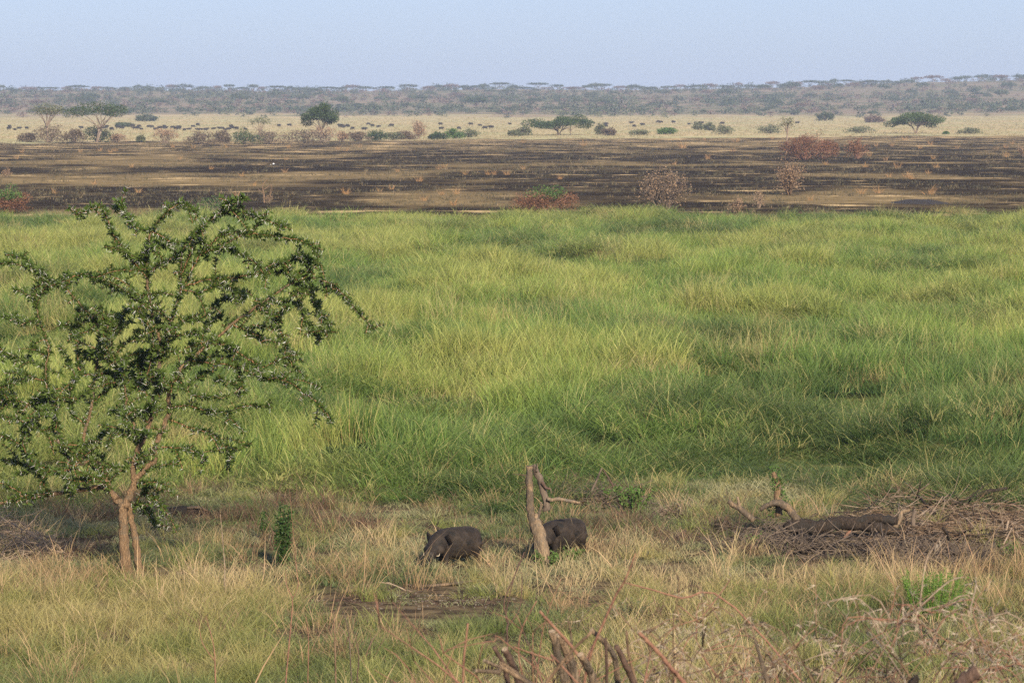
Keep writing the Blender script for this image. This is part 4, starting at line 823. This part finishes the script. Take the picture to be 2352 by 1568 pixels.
# split dead stump
def z8(x, y): return 1165.6 + x * .16844, 1050.8 + y * .16844
SD = gnd(1247, 1296).y; SB = gnd(1247, 1296); stump = empty('dead_stump', SB); tag(stump, 'split dead tree stump with hanging broken limb before the second hog', 'stump')
for nm, pts, wz, mt, tp_ in [('post', [(440, 1500), (425, 1250), (400, 1060), (345, 880), (312, 700), (300, 450), (298, 250), (300, 115)], 112, 'deadwood', .74), ('post', [(500, 1520), (490, 1300), (455, 1050), (410, 880), (378, 760)], 150, 'peeled', .35),
                             ('broken_limb', [(535, 725), (528, 600), (480, 430), (425, 260), (375, 150), (350, 105)], 96, 'greywood', .85), ('branch', [(540, 560), (610, 575), (700, 560), (850, 590), (992, 616)], 48, 'peeled', .75), ('branch', [(400, 860), (425, 780), (450, 690), (465, 600)], 40, 'deadwood', .5),
                             ('twig', [(270, 240), (180, 232), (60, 226)], 14, 'darkstem', .4), ('twig', [(275, 345), (215, 338), (160, 342)], 12, 'darkstem', .4), ('twig', [(260, 380), (200, 420), (160, 500), (145, 600)], 9, 'darkstem', .4), ('knot', [(470, 330), (530, 410), (590, 420)], 38, 'darkstem', .7), ('twig', [(590, 420), (598, 500)], 16, 'peeled', .6), ('splinter', [(400, 190), (405, 120), (410, 70)], 22, 'greywood', .2), ('splinter', [(270, 170), (262, 120), (258, 100)], 20, 'greywood', .2), ('splinter', [(330, 160), (330, 110), (345, 95)], 18, 'greywood', .2)]:
    stick(nm, [z8(*q) for q in pts], SD + (.12 if nm == 'broken_limb' else 0), wz * .16844, M[mt], None, parent=stump, n=11 if wz > 30 else 6, root=False, taper=tp_)
# the fallen charred trunk
def z6(x, y): return 1550.3 + x * .341, 1033.6 + y * .341
LB = gnd(1960, 1240); LD = LB.y; log = empty('fallen_log', LB); tag(log, 'long dark fallen tree trunk lying among brush at right', 'log')
for nm, pts, wz, mt, tp_ in [('trunk', [(770, 540), (830, 500), (920, 515), (1010, 515), (1090, 490), (1190, 492), (1300, 505), (1400, 525), (1480, 548), (1530, 580)], 92, 'charlog', .75), ('trunk', [(1120, 490), (1260, 470), (1380, 462), (1500, 480)], 62, 'charlog', .9), ('branch', [(850, 500), (800, 440), (755, 385), (700, 355), (630, 365), (572, 402)], 52, 'deadwood', .5),
                             ('branch', [(705, 440), (700, 380), (688, 310), (692, 230), (680, 190), (658, 148)], 46, 'bark', .6), ('branch', [(530, 472), (470, 420), (420, 385), (358, 342)], 40, 'deadwood', .8), ('branch', [(440, 400), (428, 350), (422, 312)], 22, 'peeled', .7), ('branch', [(900, 545), (880, 580), (850, 610)], 26, 'charlog', .6), ('branch', [(1470, 540), (1510, 470), (1530, 415), (1580, 402)], 34, 'peeled', .5), ('branch', [(1605, 520), (1605, 450), (1620, 405)], 30, 'greywood', .7), ('branch', [(1200, 520), (1150, 580), (1120, 620)], 20, 'redstem', .5)]:
    stick(nm, [z6(*q) for q in pts], LD + .3 * (mt == 'bark'), wz * .341, M[mt], None, parent=log, n=10, root=False, taper=tp_)
lb = MB(); rr = random.Random(8); q0 = at(*z6(690, 270), LD + .3) - LB
for k in range(5): blob_leaves(lb, q0 + Vector((rr.uniform(-.12, .18), rr.uniform(-.1, .1), .42 - k * .22)), (.16, .14, .2), 150, .06, rr)
tag(lb.build('green_sprouts', M['fol_bright'], log, smooth=False), kind='stuff')
# rotten log by the tall grass
b0 = gnd(425, 1186); rl = empty('rotten_log', b0); tag(rl, 'short rotten blackened log at the foot of the tall grass, left', 'log')
stick('trunk', [(372, 1178), (400, 1174), (440, 1172), (482, 1180)], b0.y, 20, M['charlog'], None, parent=rl, n=9, root=False, taper=.7); stick('bark_flake', [(430, 1166), (455, 1165), (478, 1172)], b0.y - .1, 7, M['deadwood'], None, parent=rl, root=False); stick('bark_flake', [(445, 1190), (470, 1186), (490, 1192)], b0.y - .3, 8, M['deadwood'], None, parent=rl, root=False)
# branches lying on the bare soil in front
b0 = gnd(1010, 1346)
br = empty('fallen_branch', b0); tag(br, 'tan fallen branch lying on bare soil before the first hog', 'branch'); z7 = lambda x, y: (861.3 + x * .3418, 1263.2 + y * .3418)
for nm, pts, wq, mt in [('stem', [(320, 240), (420, 235), (540, 222), (640, 210), (722, 203)], 22, 'deadwood'), ('side_branch', [(335, 280), (312, 235), (285, 165)], 14, 'deadwood'), ('side_branch', [(540, 222), (538, 195)], 10, 'deadwood'), ('side_branch', [(320, 240), (270, 245), (210, 225)], 8, 'paletwig')]:
    stick(nm, [z7(*q) for q in pts], b0.y, wq * .3418, M[mt], None, parent=br, root=False, n=7)
b1 = gnd(940, 1362); br = empty('fallen_branch', b1); tag(br, 'pale twiggy branch lying on bare soil left of the tan one', 'branch')
for nm, pts, wq, mt in [('stem', [(340, 320), (280, 285), (200, 265), (120, 230), (20, 212)], 12, 'paletwig'), ('side_branch', [(200, 265), (220, 310), (236, 385)], 7, 'paletwig'), ('side_branch', [(280, 285), (340, 290), (400, 282)], 6, 'darkstem'), ('side_branch', [(120, 230), (90, 215), (60, 220)], 5, 'paletwig')]:
    stick(nm, [z7(*q) for q in pts], b1.y, wq * .3418, M[mt], None, parent=br, root=False, n=6)
pb = [MB() for _ in range(3)]; rr = random.Random(14)
for i, mb in enumerate(pb): mb.ball((0, 0, .3), (1, .8, .55), 6, 4)
pm = [mesh('pebble', mb.V, mb.F, M['pebble'], True) for mb in pb]
soil_V = []; soil = MB()
for _ in range(260):
    P_ = gnd(rr.gauss(960, 95), rr.gauss(1380, 9)); soil.ball(P_ + Vector((0, 0, .008)), (rr.uniform(.012, .03),) * 3, 5, 3)
tag(soil.build('gravel', M['pebble'], None), 'small pale gravel scattered over the dark bare soil', 'gravel', kind='stuff')

# ------------------------------------------------------------------ brush, twigs, plants
def brush(name, spots, mat, label, seed, L=(.5, 1.4), rad=.008, hgt=.5, thorns=0, tmat='drythorn'):
    """tangle of dead twigs heaped over (u, v, radius in m, number) spots: too many to count"""
    rr = random.Random(seed); mb = MB(); tb = MB()
    for (u, v, R_, n_) in spots:
        c = gnd(u, v)
        for _ in range(n_):
            a = rr.uniform(0, 6.28); q = R_ * math.sqrt(rr.random()); x, y = c.x + q * math.cos(a), c.y + q * .8 * math.sin(a); z = hz(x, y) + hgt * rr.random() ** 1.5 * (1 - (q / R_) ** 2) + .01
            di = rr.uniform(0, 6.28); el = rr.gauss(.1, .35); l = rr.uniform(*L); d = Vector((math.cos(di) * math.cos(el), math.sin(di) * math.cos(el), math.sin(el))); cur = Vector((rr.gauss(0, .3), rr.gauss(0, .3), rr.gauss(-.1, .35)))
            pts = [Vector((x, y, z)) + d * l * t + cur * l * (t * t) for t in (-.5, -.2, .1, .35, .5)]
            for p_ in pts: p_.z = max(p_.z, hz(p_.x, p_.y) + .005)
            r0 = rad * rr.uniform(.5, 1.6); mb.tube(pts, [r0, r0, r0 * .8, r0 * .6, r0 * .35], 4)
            for _t in range(thorns):
                k = rr.randint(0, 3); p_ = pts[k].lerp(pts[k + 1], rr.random()); dv = Vector((rr.gauss(0, 1), rr.gauss(0, 1), rr.gauss(0, 1))).normalized(); tb.cone(p_, p_ + dv * rr.uniform(.05, .10), .0045)
    if thorns:
        root = empty(name, gnd(spots[0][0], spots[0][1])); tag(root, label, 'brush', kind='stuff')
        for b, nm_, mt in ((mb, 'twigs', mat), (tb, 'thorns', M[tmat])):
            b.V = [v_ - root.location for v_ in b.V]; tag(b.build(nm_, mt, root), kind='stuff')
        return root
    o = mb.build(name, mat, None); return tag(o, label, 'brush', kind='stuff')
RB = [(2250, 1195, 2.2), (2110, 1170, 1.7), (2340, 1240, 1.8), (2050, 1215, 1.5), (2160, 1240, 1.8)]
brush('brush_pile', [(*q, k) for q, k in zip(RB, (210, 120, 150, 80, 110))], M['brush'], 'reddish tangle of dead twigs heaped at the right edge', 1, hgt=.6, rad=.008)
brush('brush_pile', [(*q, k) for q, k in zip(RB, (110, 70, 80, 50, 70))], M['paletwig'], 'pale dry stems sticking out of the reddish twig heap', 41, hgt=.75, rad=.007, L=(.6, 1.7))
brush('brush_pile', [(*q, k) for q, k in zip(RB, (22, 14, 20, 12, 16))], M['charlog'], 'thick dark branches inside the reddish twig heap', 42, hgt=.7, rad=.022, L=(.6, 1.9))
brush('brush_pile', [(2200, 1295, 1.5, 300), (2060, 1280, 1.5, 240), (1900, 1275, 1.5, 190), (2130, 1310, 1.2, 140), (1800, 1265, 1.3, 120)], M['greywood'], 'grey-brown cut twigs below the fallen trunk', 2, L=(.6, 1.8), rad=.012, hgt=.45)
brush('brush_pile', [(1350, 1160, 1.3, 170), (1420, 1165, 1.2, 120)], M['greywood'], 'grey twig heap behind the dead stump', 3, hgt=.55)
brush('brush_pile', [(1680, 1235, 1.8, 210), (1800, 1215, 1.2, 120), (1740, 1260, 1.6, 190)], M['greywood'], 'scattered dead twigs left of the fallen trunk', 4, hgt=.25)
brush('thorn_brush', [(30, 1275, 1.2, 260), (80, 1290, 1.0, 120), (0, 1240, 1.0, 140)], M['paletwig'], 'pale thorny dead brush piled at the left edge', 5, hgt=.8, thorns=6)
brush('brush_pile', [(195, 1280, 1.0, 170), (240, 1285, .8, 80), (130, 1270, .8, 80)], M['darkstem'], 'dark dead twigs on the ground left of the acacia trunk', 6, hgt=.2)
brush('thorn_brush', [(1545, 1185, .7, 60), (1580, 1175, .5, 40)], M['paletwig'], 'pale grey thorny twigs left of the fallen trunk', 7, hgt=.3, thorns=6, L=(.3, .7))
brush('brush_pile', [(930, 1378, 1.6, 70), (1080, 1385, 1.0, 40), (800, 1382, 1.0, 40)], M['darkstem'], 'dark twigs littering the bare soil', 8, hgt=.05, L=(.2, .7), rad=.006)
brush('thorn_brush', [(1480, 1430, 1.4, 60), (1330, 1450, 1.0, 40), (1620, 1470, 1.4, 70), (1560, 1390, 1.2, 40)], M['paletwig'], 'pale thorny twigs strewn in the grass at lower right', 9, hgt=.2, thorns=5, L=(.3, .9))
brush('brush_pile', [(1850, 1400, 1.6, 40), (1400, 1380, 2.0, 50), (1700, 1380, 1.6, 50), (600, 1480, 2.5, 30)], M['brush'], 'loose reddish twigs in the grass at lower right', 10, hgt=.15, L=(.4, 1.2), rad=.006)
tag(stick('forked_pole', [(1340, 1165), (1362, 1120), (1383, 1074)], gnd(1390, 1165).y, 6, M['greywood'], 'leaning grey pole sticking up from the twig heap', 'pole', root=True)[0])
tag(stick('forked_pole', [(1425, 1140), (1405, 1110), (1386, 1078)], gnd(1390, 1165).y + .1, 5, M['darkstem'], 'dark pole crossing the grey one over the twig heap', 'pole', root=True)[0])
stick('branch', [z6(1610, 800), z6(1590, 700), z6(1550, 620), z6(1540, 560), z6(1520, 500)], gnd(2090, 1290).y, 4.5, M['peeled'], 'thin orange stick curving up before the fallen trunk', 'stick')
stick('branch', [z6(640, 760), z6(720, 715), z6(800, 670)], gnd(1800, 1290).y, 4.5, M['darkstem'], 'straight dark stick lying left below the fallen trunk', 'stick', root=False)
stick('branch', [z6(870, 770), z6(960, 725), z6(1080, 715), z6(1260, 705)], gnd(1900, 1295).y, 14, M['charlog'], 'short charred branch lying below the fallen trunk', 'branch', root=False)
stick('branch', [z6(2120, 740), z6(2190, 670), z6(2240, 580), z6(2270, 520)], gnd(2300, 1280).y, 4.5, M['paletwig'], 'pale bent stick leaning in the right brush', 'stick')
stick('branch', [z6(2220, 590), z6(2230, 540), z6(2245, 475)], gnd(2310, 1240).y, 8, M['paletwig'], 'stout pale stub in the right brush', 'stick')
stick('branch', [z6(2020, 320), z6(2100, 280), z6(2240, 255)], gnd(2270, 1160).y, 11, M['charlog'], 'dark charred root at the far right behind the brush', 'root', root=False)

def leafy_plant(name, u, v, hpx, wpx, mat, seed, label, cat, stems=8, L=.05, dens=60, spread=.35, droop=0, group=None, W=.4):
    P_ = gnd(u, v); m = 1 / ppm(P_.y); root = empty(name, P_); tag(root, label, cat, group); rr = random.Random(seed); sb = MB(); lb = MB()
    for i in range(stems):
        a = rr.uniform(0, 6.28); e = Vector((math.cos(a) * wpx * m * .5 * rr.random() ** .6, math.sin(a) * wpx * m * .5 * rr.random(), hpx * m * rr.uniform(.55, 1))); b = Vector((e.x * spread, e.y * spread, -.05)); md = b.lerp(e, .5) + Vector((0, 0, .04)) ; e.z -= droop * (e.xy.length)
        pp = curve_pts([b, md, e], 4); sb.tube(pp, lerp_list([.010, .004], len(pp)), 4)
        for j in range(dens):
            t = rr.uniform(.12, 1) * (len(pp) - 1); k = min(int(t), len(pp) - 2); q = pp[k].lerp(pp[k + 1], t - k); d = Vector((rr.gauss(0, 1), rr.gauss(0, 1), rr.gauss(.5, .5))); l = L * rr.uniform(.6, 1.3)
            lb.leaf(q, d, l, l * W)
    sb.build('stems', M['darkstem'] if mat != 'green' else M['green'], root); tag(lb.build('foliage', M[mat], root, smooth=False), kind='stuff'); return root
leafy_plant('columnar_shrub', 650, 1303, 150, 44, 'herbdark', 1, 'dark green upright leafy shrub standing between acacia and first hog', 'shrub', stems=20, L=.08, dens=150, spread=.45, W=.5)
leafy_plant('columnar_shrub', 606, 1246, 80, 20, 'herbdark', 2, 'smaller thin dark shrub left behind the upright one', 'shrub', stems=5, L=.07, dens=70, W=.5)
leafy_plant('green_herb', 2140, 1422, 118, 190, 'green', 3, 'bright green feathery herb clump at lower right', 'herb', stems=70, L=.05, dens=80, spread=.55, W=.3)
leafy_plant('leafy_weed', 1265, 1305, 42, 90, 'fol_bright', 4, 'green leafy weed at the foot of the dead stump', 'weed', stems=18, L=.06, dens=36, W=.7)
leafy_plant('leafy_weed', 1315, 1290, 32, 70, 'fol_bright', 5, 'low green weed below the second hog', 'weed', stems=14, L=.05, dens=30, W=.7)
leafy_plant('leafy_weed', 1455, 1178, 66, 90, 'fol_bright', 6, 'green leafy bush right of the twig heap', 'bush', stems=22, L=.07, dens=44, W=.8)
leafy_plant('leafy_weed', 1400, 1165, 48, 50, 'fol_bright', 7, 'small green bush growing from the twig heap', 'bush', stems=12, L=.06, dens=36, W=.8)
leafy_plant('leafy_weed', 1830, 1188, 40, 40, 'fol_bright', 8, 'green weed behind the fork of the fallen trunk', 'weed', stems=12, L=.05, dens=40, W=.6)
leafy_plant('leafy_weed', 2330, 1300, 60, 120, 'fol_bright', 9, 'green leafy shrub at the right edge beside the brush', 'shrub', stems=22, L=.05, dens=40, W=.6)
leafy_plant('leafy_weed', 1730, 1268, 44, 40, 'fol_bright', 10, 'small bright weed among the twigs left of the fallen trunk', 'weed', stems=9, L=.05, dens=26, W=.6)
leafy_plant('leafy_weed', 1440, 1440, 60, 120, 'fol_olive', 11, 'pale green low weed at lower centre', 'weed', stems=26, L=.045, dens=40, W=.5)
leafy_plant('leafy_weed', 1100, 1295, 34, 26, 'fol_bright', 12, 'small green weed at the first hog hind leg', 'weed', stems=7, L=.05, dens=20, W=.6)
# bare saplings rising from the near bank
z8b = lambda x, y: (x * .3662, 1091 + y * .3662)
SAP = [('thin red-brown forked sapling at lower left of centre', 48, 'redstem', [([(1800, 1210), (1830, 880), (1836, 760)], 3.6), ([(1836, 770), (1800, 690), (1790, 600)], 2.6), ([(1836, 770), (1870, 690), (1855, 540), (1815, 80)], 2.4)]),
       ('thin brown sapling with side twig at lower left', 46, 'redstem', [([(1352, 1300), (1342, 1080), (1295, 890)], 3.2), ([(1345, 1160), (1270, 1050), (1245, 900)], 2.2)]), ('short straight red sapling at lower left of centre', 47, 'redstem', [([(1932, 1230), (1936, 1050), (1920, 880)], 2.6)]),
       ('thin grey sapling bending left at lower centre', 46, 'greywood', [([(2205, 1290), (2182, 950), (2120, 790)], 3)]), ('pale straight sapling at lower centre', 45, 'brush', [([(2104, 1230), (2100, 1000), (2092, 850)], 4)]), ('dark short bent sapling at lower centre', 45, 'darkstem', [([(2240, 1290), (2250, 1110), (2215, 980)], 3)]),
       ('slender leafless straw-coloured stalk behind the acacia trunk', 74, 'paletwig', [([(1410, 700), (1408, 560), (1395, 380), (1382, 245)], 2.4)])]
for lb_, d, mt, parts in SAP:
    o, pp, base = stick('bare_sapling', [z8b(*q) for q in parts[0][0]], d, parts[0][1], M[mt], lb_, 'sapling', taper=.5, n=5)
    for pts, wq in parts[1:]: c, _, _ = stick('twig', [z8b(*q) for q in pts], d, wq, M[mt], None, root=False, n=4, taper=.35, parent=o)
o, _, _ = stick('bare_sapling', [z7(890, 640), z7(888, 520), z7(895, 480), z7(866, 350), z7(930, 190), z7(1005, 10)], 44, 4.6, M['darkstem'], 'dark twisted bare sapling at lower centre', 'sapling', n=5, taper=.5)
for pts in ([(895, 500), (880, 430), (925, 220), (965, 90), (1000, 40)], [(905, 500), (975, 375), (988, 170), (975, 150)]): stick('twig', [z7(*q) for q in pts], 44, 3.2, M['darkstem'], None, root=False, n=4, taper=.4, parent=o)
# cut stakes and sticks of the near brush heap
NEAR = [([(980, 920), (920, 760), (872, 665)], 17, 19.5, 'darkstem', 'thick dark cut stake with pale top at bottom centre', True, .9), ([(900, 920), (860, 760), (800, 650)], 11, 19.7, 'darkstem', 'thinner dark stake left behind the pale-topped one', False, .8),
        ([(960, 830), (850, 790), (735, 740)], 9, 19.2, 'deadwood', 'tan stub leaning left across the dark stakes', True, .9), ([(980, 860), (830, 820), (680, 808)], 10, 19.0, 'deadwood', 'lowest tan stub lying left across the dark stakes', True, .9),
        ([(590, 930), (598, 720), (625, 490)], 5.5, 21, 'redstem', 'straight red-brown stem left of the dark stakes', False, .8), ([(1010, 930), (965, 700), (990, 520), (1085, 340)], 4, 21, 'redstem', 'curved red-brown stem right of the dark stakes', False, .7), ([(1080, 930), (1112, 640), (1150, 450), (1250, 190)], 2.8, 23, 'redstem', 'long thin leaning stem in the near brush heap', False, .5),
        ([(1290, 930), (1225, 680), (1190, 545)], 20, 20, 'deadwood', 'stout split stake with dark bark in the heap', True, .85), ([(1370, 930), (1290, 690), (1232, 570)], 22, 20.3, 'deadwood', 'stout pale-split stake leaning left in the heap', True, .8), ([(1500, 930), (1340, 670), (1180, 490), (1108, 408)], 8, 19.6, 'redstem', 'long red stick leaning far left over the stakes', False, .7),
        ([(1400, 930), (1440, 720), (1530, 500), (1620, 300), (1680, 200), (1752, 20)], 6.5, 20.5, 'redstem', 'tallest red stick leaning right out of the heap', False, .5), ([(1120, 930), (1300, 700), (1460, 545)], 8, 19.1, 'brush', 'grey-brown stick crossing the stakes', False, .8), ([(1560, 930), (1556, 750), (1548, 590)], 8, 20.1, 'darkstem', 'dark upright stake right of the split ones', False, .9),
        ([(1640, 930), (1600, 690), (1455, 535)], 14, 20.6, 'deadwood', 'bent tan-topped branch over the right stakes', True, .8), ([(1760, 930), (1690, 780), (1620, 640)], 15, 20.4, 'darkstem', 'dark leaning stake at right of the heap', False, .8), ([(1750, 880), (1705, 700), (1690, 540)], 7, 20.8, 'brush', 'thin brown stake behind the dark leaning one', False, .8),
        ([(2110, 930), (1990, 790), (1890, 670), (1772, 550)], 11, 18.6, 'redstem', 'long smooth red stick leaning left at bottom right', True, .85), ([(1480, 930), (1430, 780), (1380, 700)], 18, 19.4, 'deadwood', 'low split chunk between the stakes', True, .9), ([(1250, 770), (1200, 742), (1050, 690), (935, 648)], 4.5, 19.3, 'redstem', 'thin red stick lying across the heap to the left', False, .7),
        ([(930, 660), (800, 612), (640, 635), (480, 665)], 2.6, 22, 'redstem', 'thin arched twig left of the dark stakes', False, .5), ([(2420, 385), (2060, 320), (1850, 262), (1680, 218)], 5, 26, 'redstem', 'long thin branch reaching left across the grass', False, .6), ([(2010, 900), (2005, 500), (2045, 220), (1955, 40)], 3, 24, 'brush', 'thin bent twig rising at lower right', False, .5),
        ([(1900, 900), (1830, 600), (1850, 450)], 3.4, 23, 'brush', 'thin brown twig rising beside the long red stick', False, .5), ([(1330, 900), (1320, 600), (1300, 470)], 6, 21.5, 'deadwood', 'short tan stick behind the split stakes', False, .7)]
for pts, wq, d, mt, lb_, cut, tp_ in NEAR:
    stick('cut_stake' if wq > 7 else 'dead_stick', [z7(*q) for q in pts], d, wq, M[mt], lb_, 'stake' if wq > 7 else 'stick', cutend=cut, taper=tp_, n=9 if wq > 7 else 6, dd=-.05)
stick('cut_stake', [z6(640, 1640), z6(590, 1450), z6(555, 1330), z6(520, 1190)], 18.5, 11, M['deadwood'], 'tall pointed tan stake at bottom right of centre', 'stake', taper=.35)
stick('cut_log', [z6(1880, 1640), z6(1950, 1550), z6(2035, 1490)], 19, 32, M['darkstem'], 'thick dark cut log end at the bottom right corner', 'log', taper=.95, n=12, cutend=True)
stick('cut_log', [z6(1560, 1640), z6(1600, 1560), z6(1640, 1530)], 19.3, 20, M['charlog'], 'black stub left of the cut log end', 'log', taper=.9, n=10)
# thorny dead branches of the near heap
def thorn_branch(pix, d, wpx, label, seed, fan_=8, mat='brush'):
    o, pp, base = stick('thorn_branch', pix, d, wpx * .7, M[mat], label, 'branch', n=5, taper=.3, k=5); rr = random.Random(seed); tb = MB(); sb = MB(); segs = [(pp[i], pp[i + 1]) for i in range(len(pp) - 1)]
    for _ in range(fan_):
        k = rr.randint(1, len(pp) - 1); q = pp[k]; dv = Vector((rr.gauss(0, 1), rr.gauss(0, .6), rr.gauss(.1, .7))).normalized(); l = rr.uniform(.2, .6); pts = [q, q + dv * l * .5 + Vector((rr.gauss(0, .05), 0, .06)), q + dv * l + Vector((rr.gauss(0, .06), 0, rr.uniform(-.2, .02)))]
        sb.tube(curve_pts(pts, 3), lerp_list([.005, .004, .002], len(curve_pts(pts, 3))), 4); segs += [(pts[0], pts[1]), (pts[1], pts[2])]
    for a, b in segs:
        n_ = max(1, int((b - a).length / .075))
        for j in range(n_):
            q = a.lerp(b, rr.random()); dv = Vector((rr.gauss(0, 1), rr.gauss(0, 1), rr.gauss(0, 1))).normalized()
            for e in (dv, (dv + Vector((rr.gauss(0, .8), rr.gauss(0, .8), rr.gauss(0, .8)))).normalized()): tb.cone(q, q + e * rr.uniform(.05, .085), .0026)
    sb.build('twigs', M[mat], o); tag(tb.build('thorns', M['drythorn'], o, smooth=False), kind='stuff'); return o
TB = [([(1560, 1600), (1600, 1500), (1680, 1440), (1760, 1430)], 'thorny dead branch arching at bottom right of centre'), ([(1900, 1600), (1960, 1500), (2050, 1440), (2130, 1410), (2200, 1400)], 'pale thorny branch arching toward the green herb'), ([(2300, 1600), (2220, 1520), (2120, 1480), (2000, 1470)], 'thorny branch arching left at bottom right'),
      ([(2400, 1560), (2300, 1500), (2200, 1480), (2100, 1500)], 'low thorny branch at the right bottom corner'), ([(1980, 1600), (2060, 1540), (2150, 1500), (2280, 1520)], 'thorny branch bowing right at the bottom right'), ([(1850, 1600), (1900, 1530), (1990, 1500), (2080, 1520)], 'thorny branch beside the black stub'),
      ([(1620, 1600), (1560, 1520), (1500, 1460), (1450, 1440)], 'thorny branch leaning left behind the stakes'), ([(1700, 1600), (1640, 1540), (1600, 1470), (1610, 1420)], 'upright thorny branch right of the stakes'), ([(2380, 1470), (2250, 1420), (2130, 1400), (2050, 1430)], 'highest thorny branch at the right edge'), ([(1750, 1600), (1790, 1520), (1860, 1470), (1930, 1460)], 'thorny branch right of the pointed stake'),
      ([(2200, 1620), (2240, 1560), (2310, 1530), (2380, 1540)], 'thorny branch in the corner over the cut log'), ([(1480, 1600), (1500, 1540), (1560, 1500), (1640, 1500)], 'thorny branch low among the stakes')]
for i, (pts, lb_) in enumerate(TB): thorn_branch(pts, 20 + (i * .53) % 4, 3.2, lb_, 900 + i, 15, ['brush', 'redstem', 'paletwig'][i % 3])
def near_brush(name, spots, mat, label, seed):
    rr = random.Random(seed); mb = MB()
    for (x, y, R_, n_, top) in spots:
        for _ in range(n_):
            x0, y0 = x + rr.gauss(0, R_), y + rr.gauss(0, R_ * .8); z0 = hz(x0, y0) - .03; l = top * rr.uniform(.55, 1.1); dv = Vector((rr.gauss(0, .55), rr.gauss(0, .4), 1)).normalized(); b = Vector((rr.gauss(0, .3), rr.gauss(0, .2), -rr.random() * .35))
            pp = [Vector((x0, y0, z0)) + dv * l * t + b * l * t * t + Vector((rr.gauss(0, .012), 0, 0)) for t in (0, .25, .5, .75, 1)]; r0 = rr.uniform(.004, .011); mb.tube(pp, [r0, r0, r0 * .8, r0 * .6, r0 * .3], 5)
            for _k in range(3):
                q = pp[rr.randint(1, 4)]; d2 = (dv + Vector((rr.gauss(0, .9), rr.gauss(0, .6), rr.gauss(0, .5)))).normalized() * rr.uniform(.1, .35); mb.tube([q, q + d2 * .5 + Vector((0, 0, .02)), q + d2], [r0 * .5, r0 * .4, r0 * .2], 4)
    tag(mb.build(name, mat, None), label, 'brush', kind='stuff')
near_brush('brush_pile', [(.25, 20.5, .25, 16, 1.25), (.7, 20.8, .35, 20, 1.15), (1.3, 21, .35, 18, 1.1)], M['redstem'], 'thin red-brown twigs standing among the cut stakes', 31)
near_brush('brush_pile', [(1.9, 21, .4, 26, 1.15), (2.5, 21.5, .5, 34, 1.25), (2.9, 22, .4, 20, 1.25)], M['brush'], 'dark twig tangle below the thorny branches at bottom right', 32)

# ------------------------------------------------------------------ haze over the plain
hm, hnt, hout = nmat('haze'); pv = hnt.nodes.new('ShaderNodeVolumePrincipled'); pv.inputs['Color'].default_value = (.63, .745, .97, 1); pv.inputs['Density'].default_value = 9.5e-5; pv.inputs['Anisotropy'].default_value = 0
hnt.links.new(pv.outputs[0], hout.inputs['Volume'])
x0, x1, y0, y1, z0_, z1_ = -9100, 9100, -90, 9100, -8, 62
hv = [(x, y, z) for x in (x0, x1) for y in (y0, y1) for z in (z0_, z1_)]
ho = obj('haze', mesh('haze', hv, [(0, 1, 3, 2), (4, 6, 7, 5), (0, 4, 5, 1), (2, 3, 7, 6), (0, 2, 6, 4), (1, 5, 7, 3)], hm)); tag(ho, 'pale blue dry season haze over the plain', 'haze', kind='stuff')
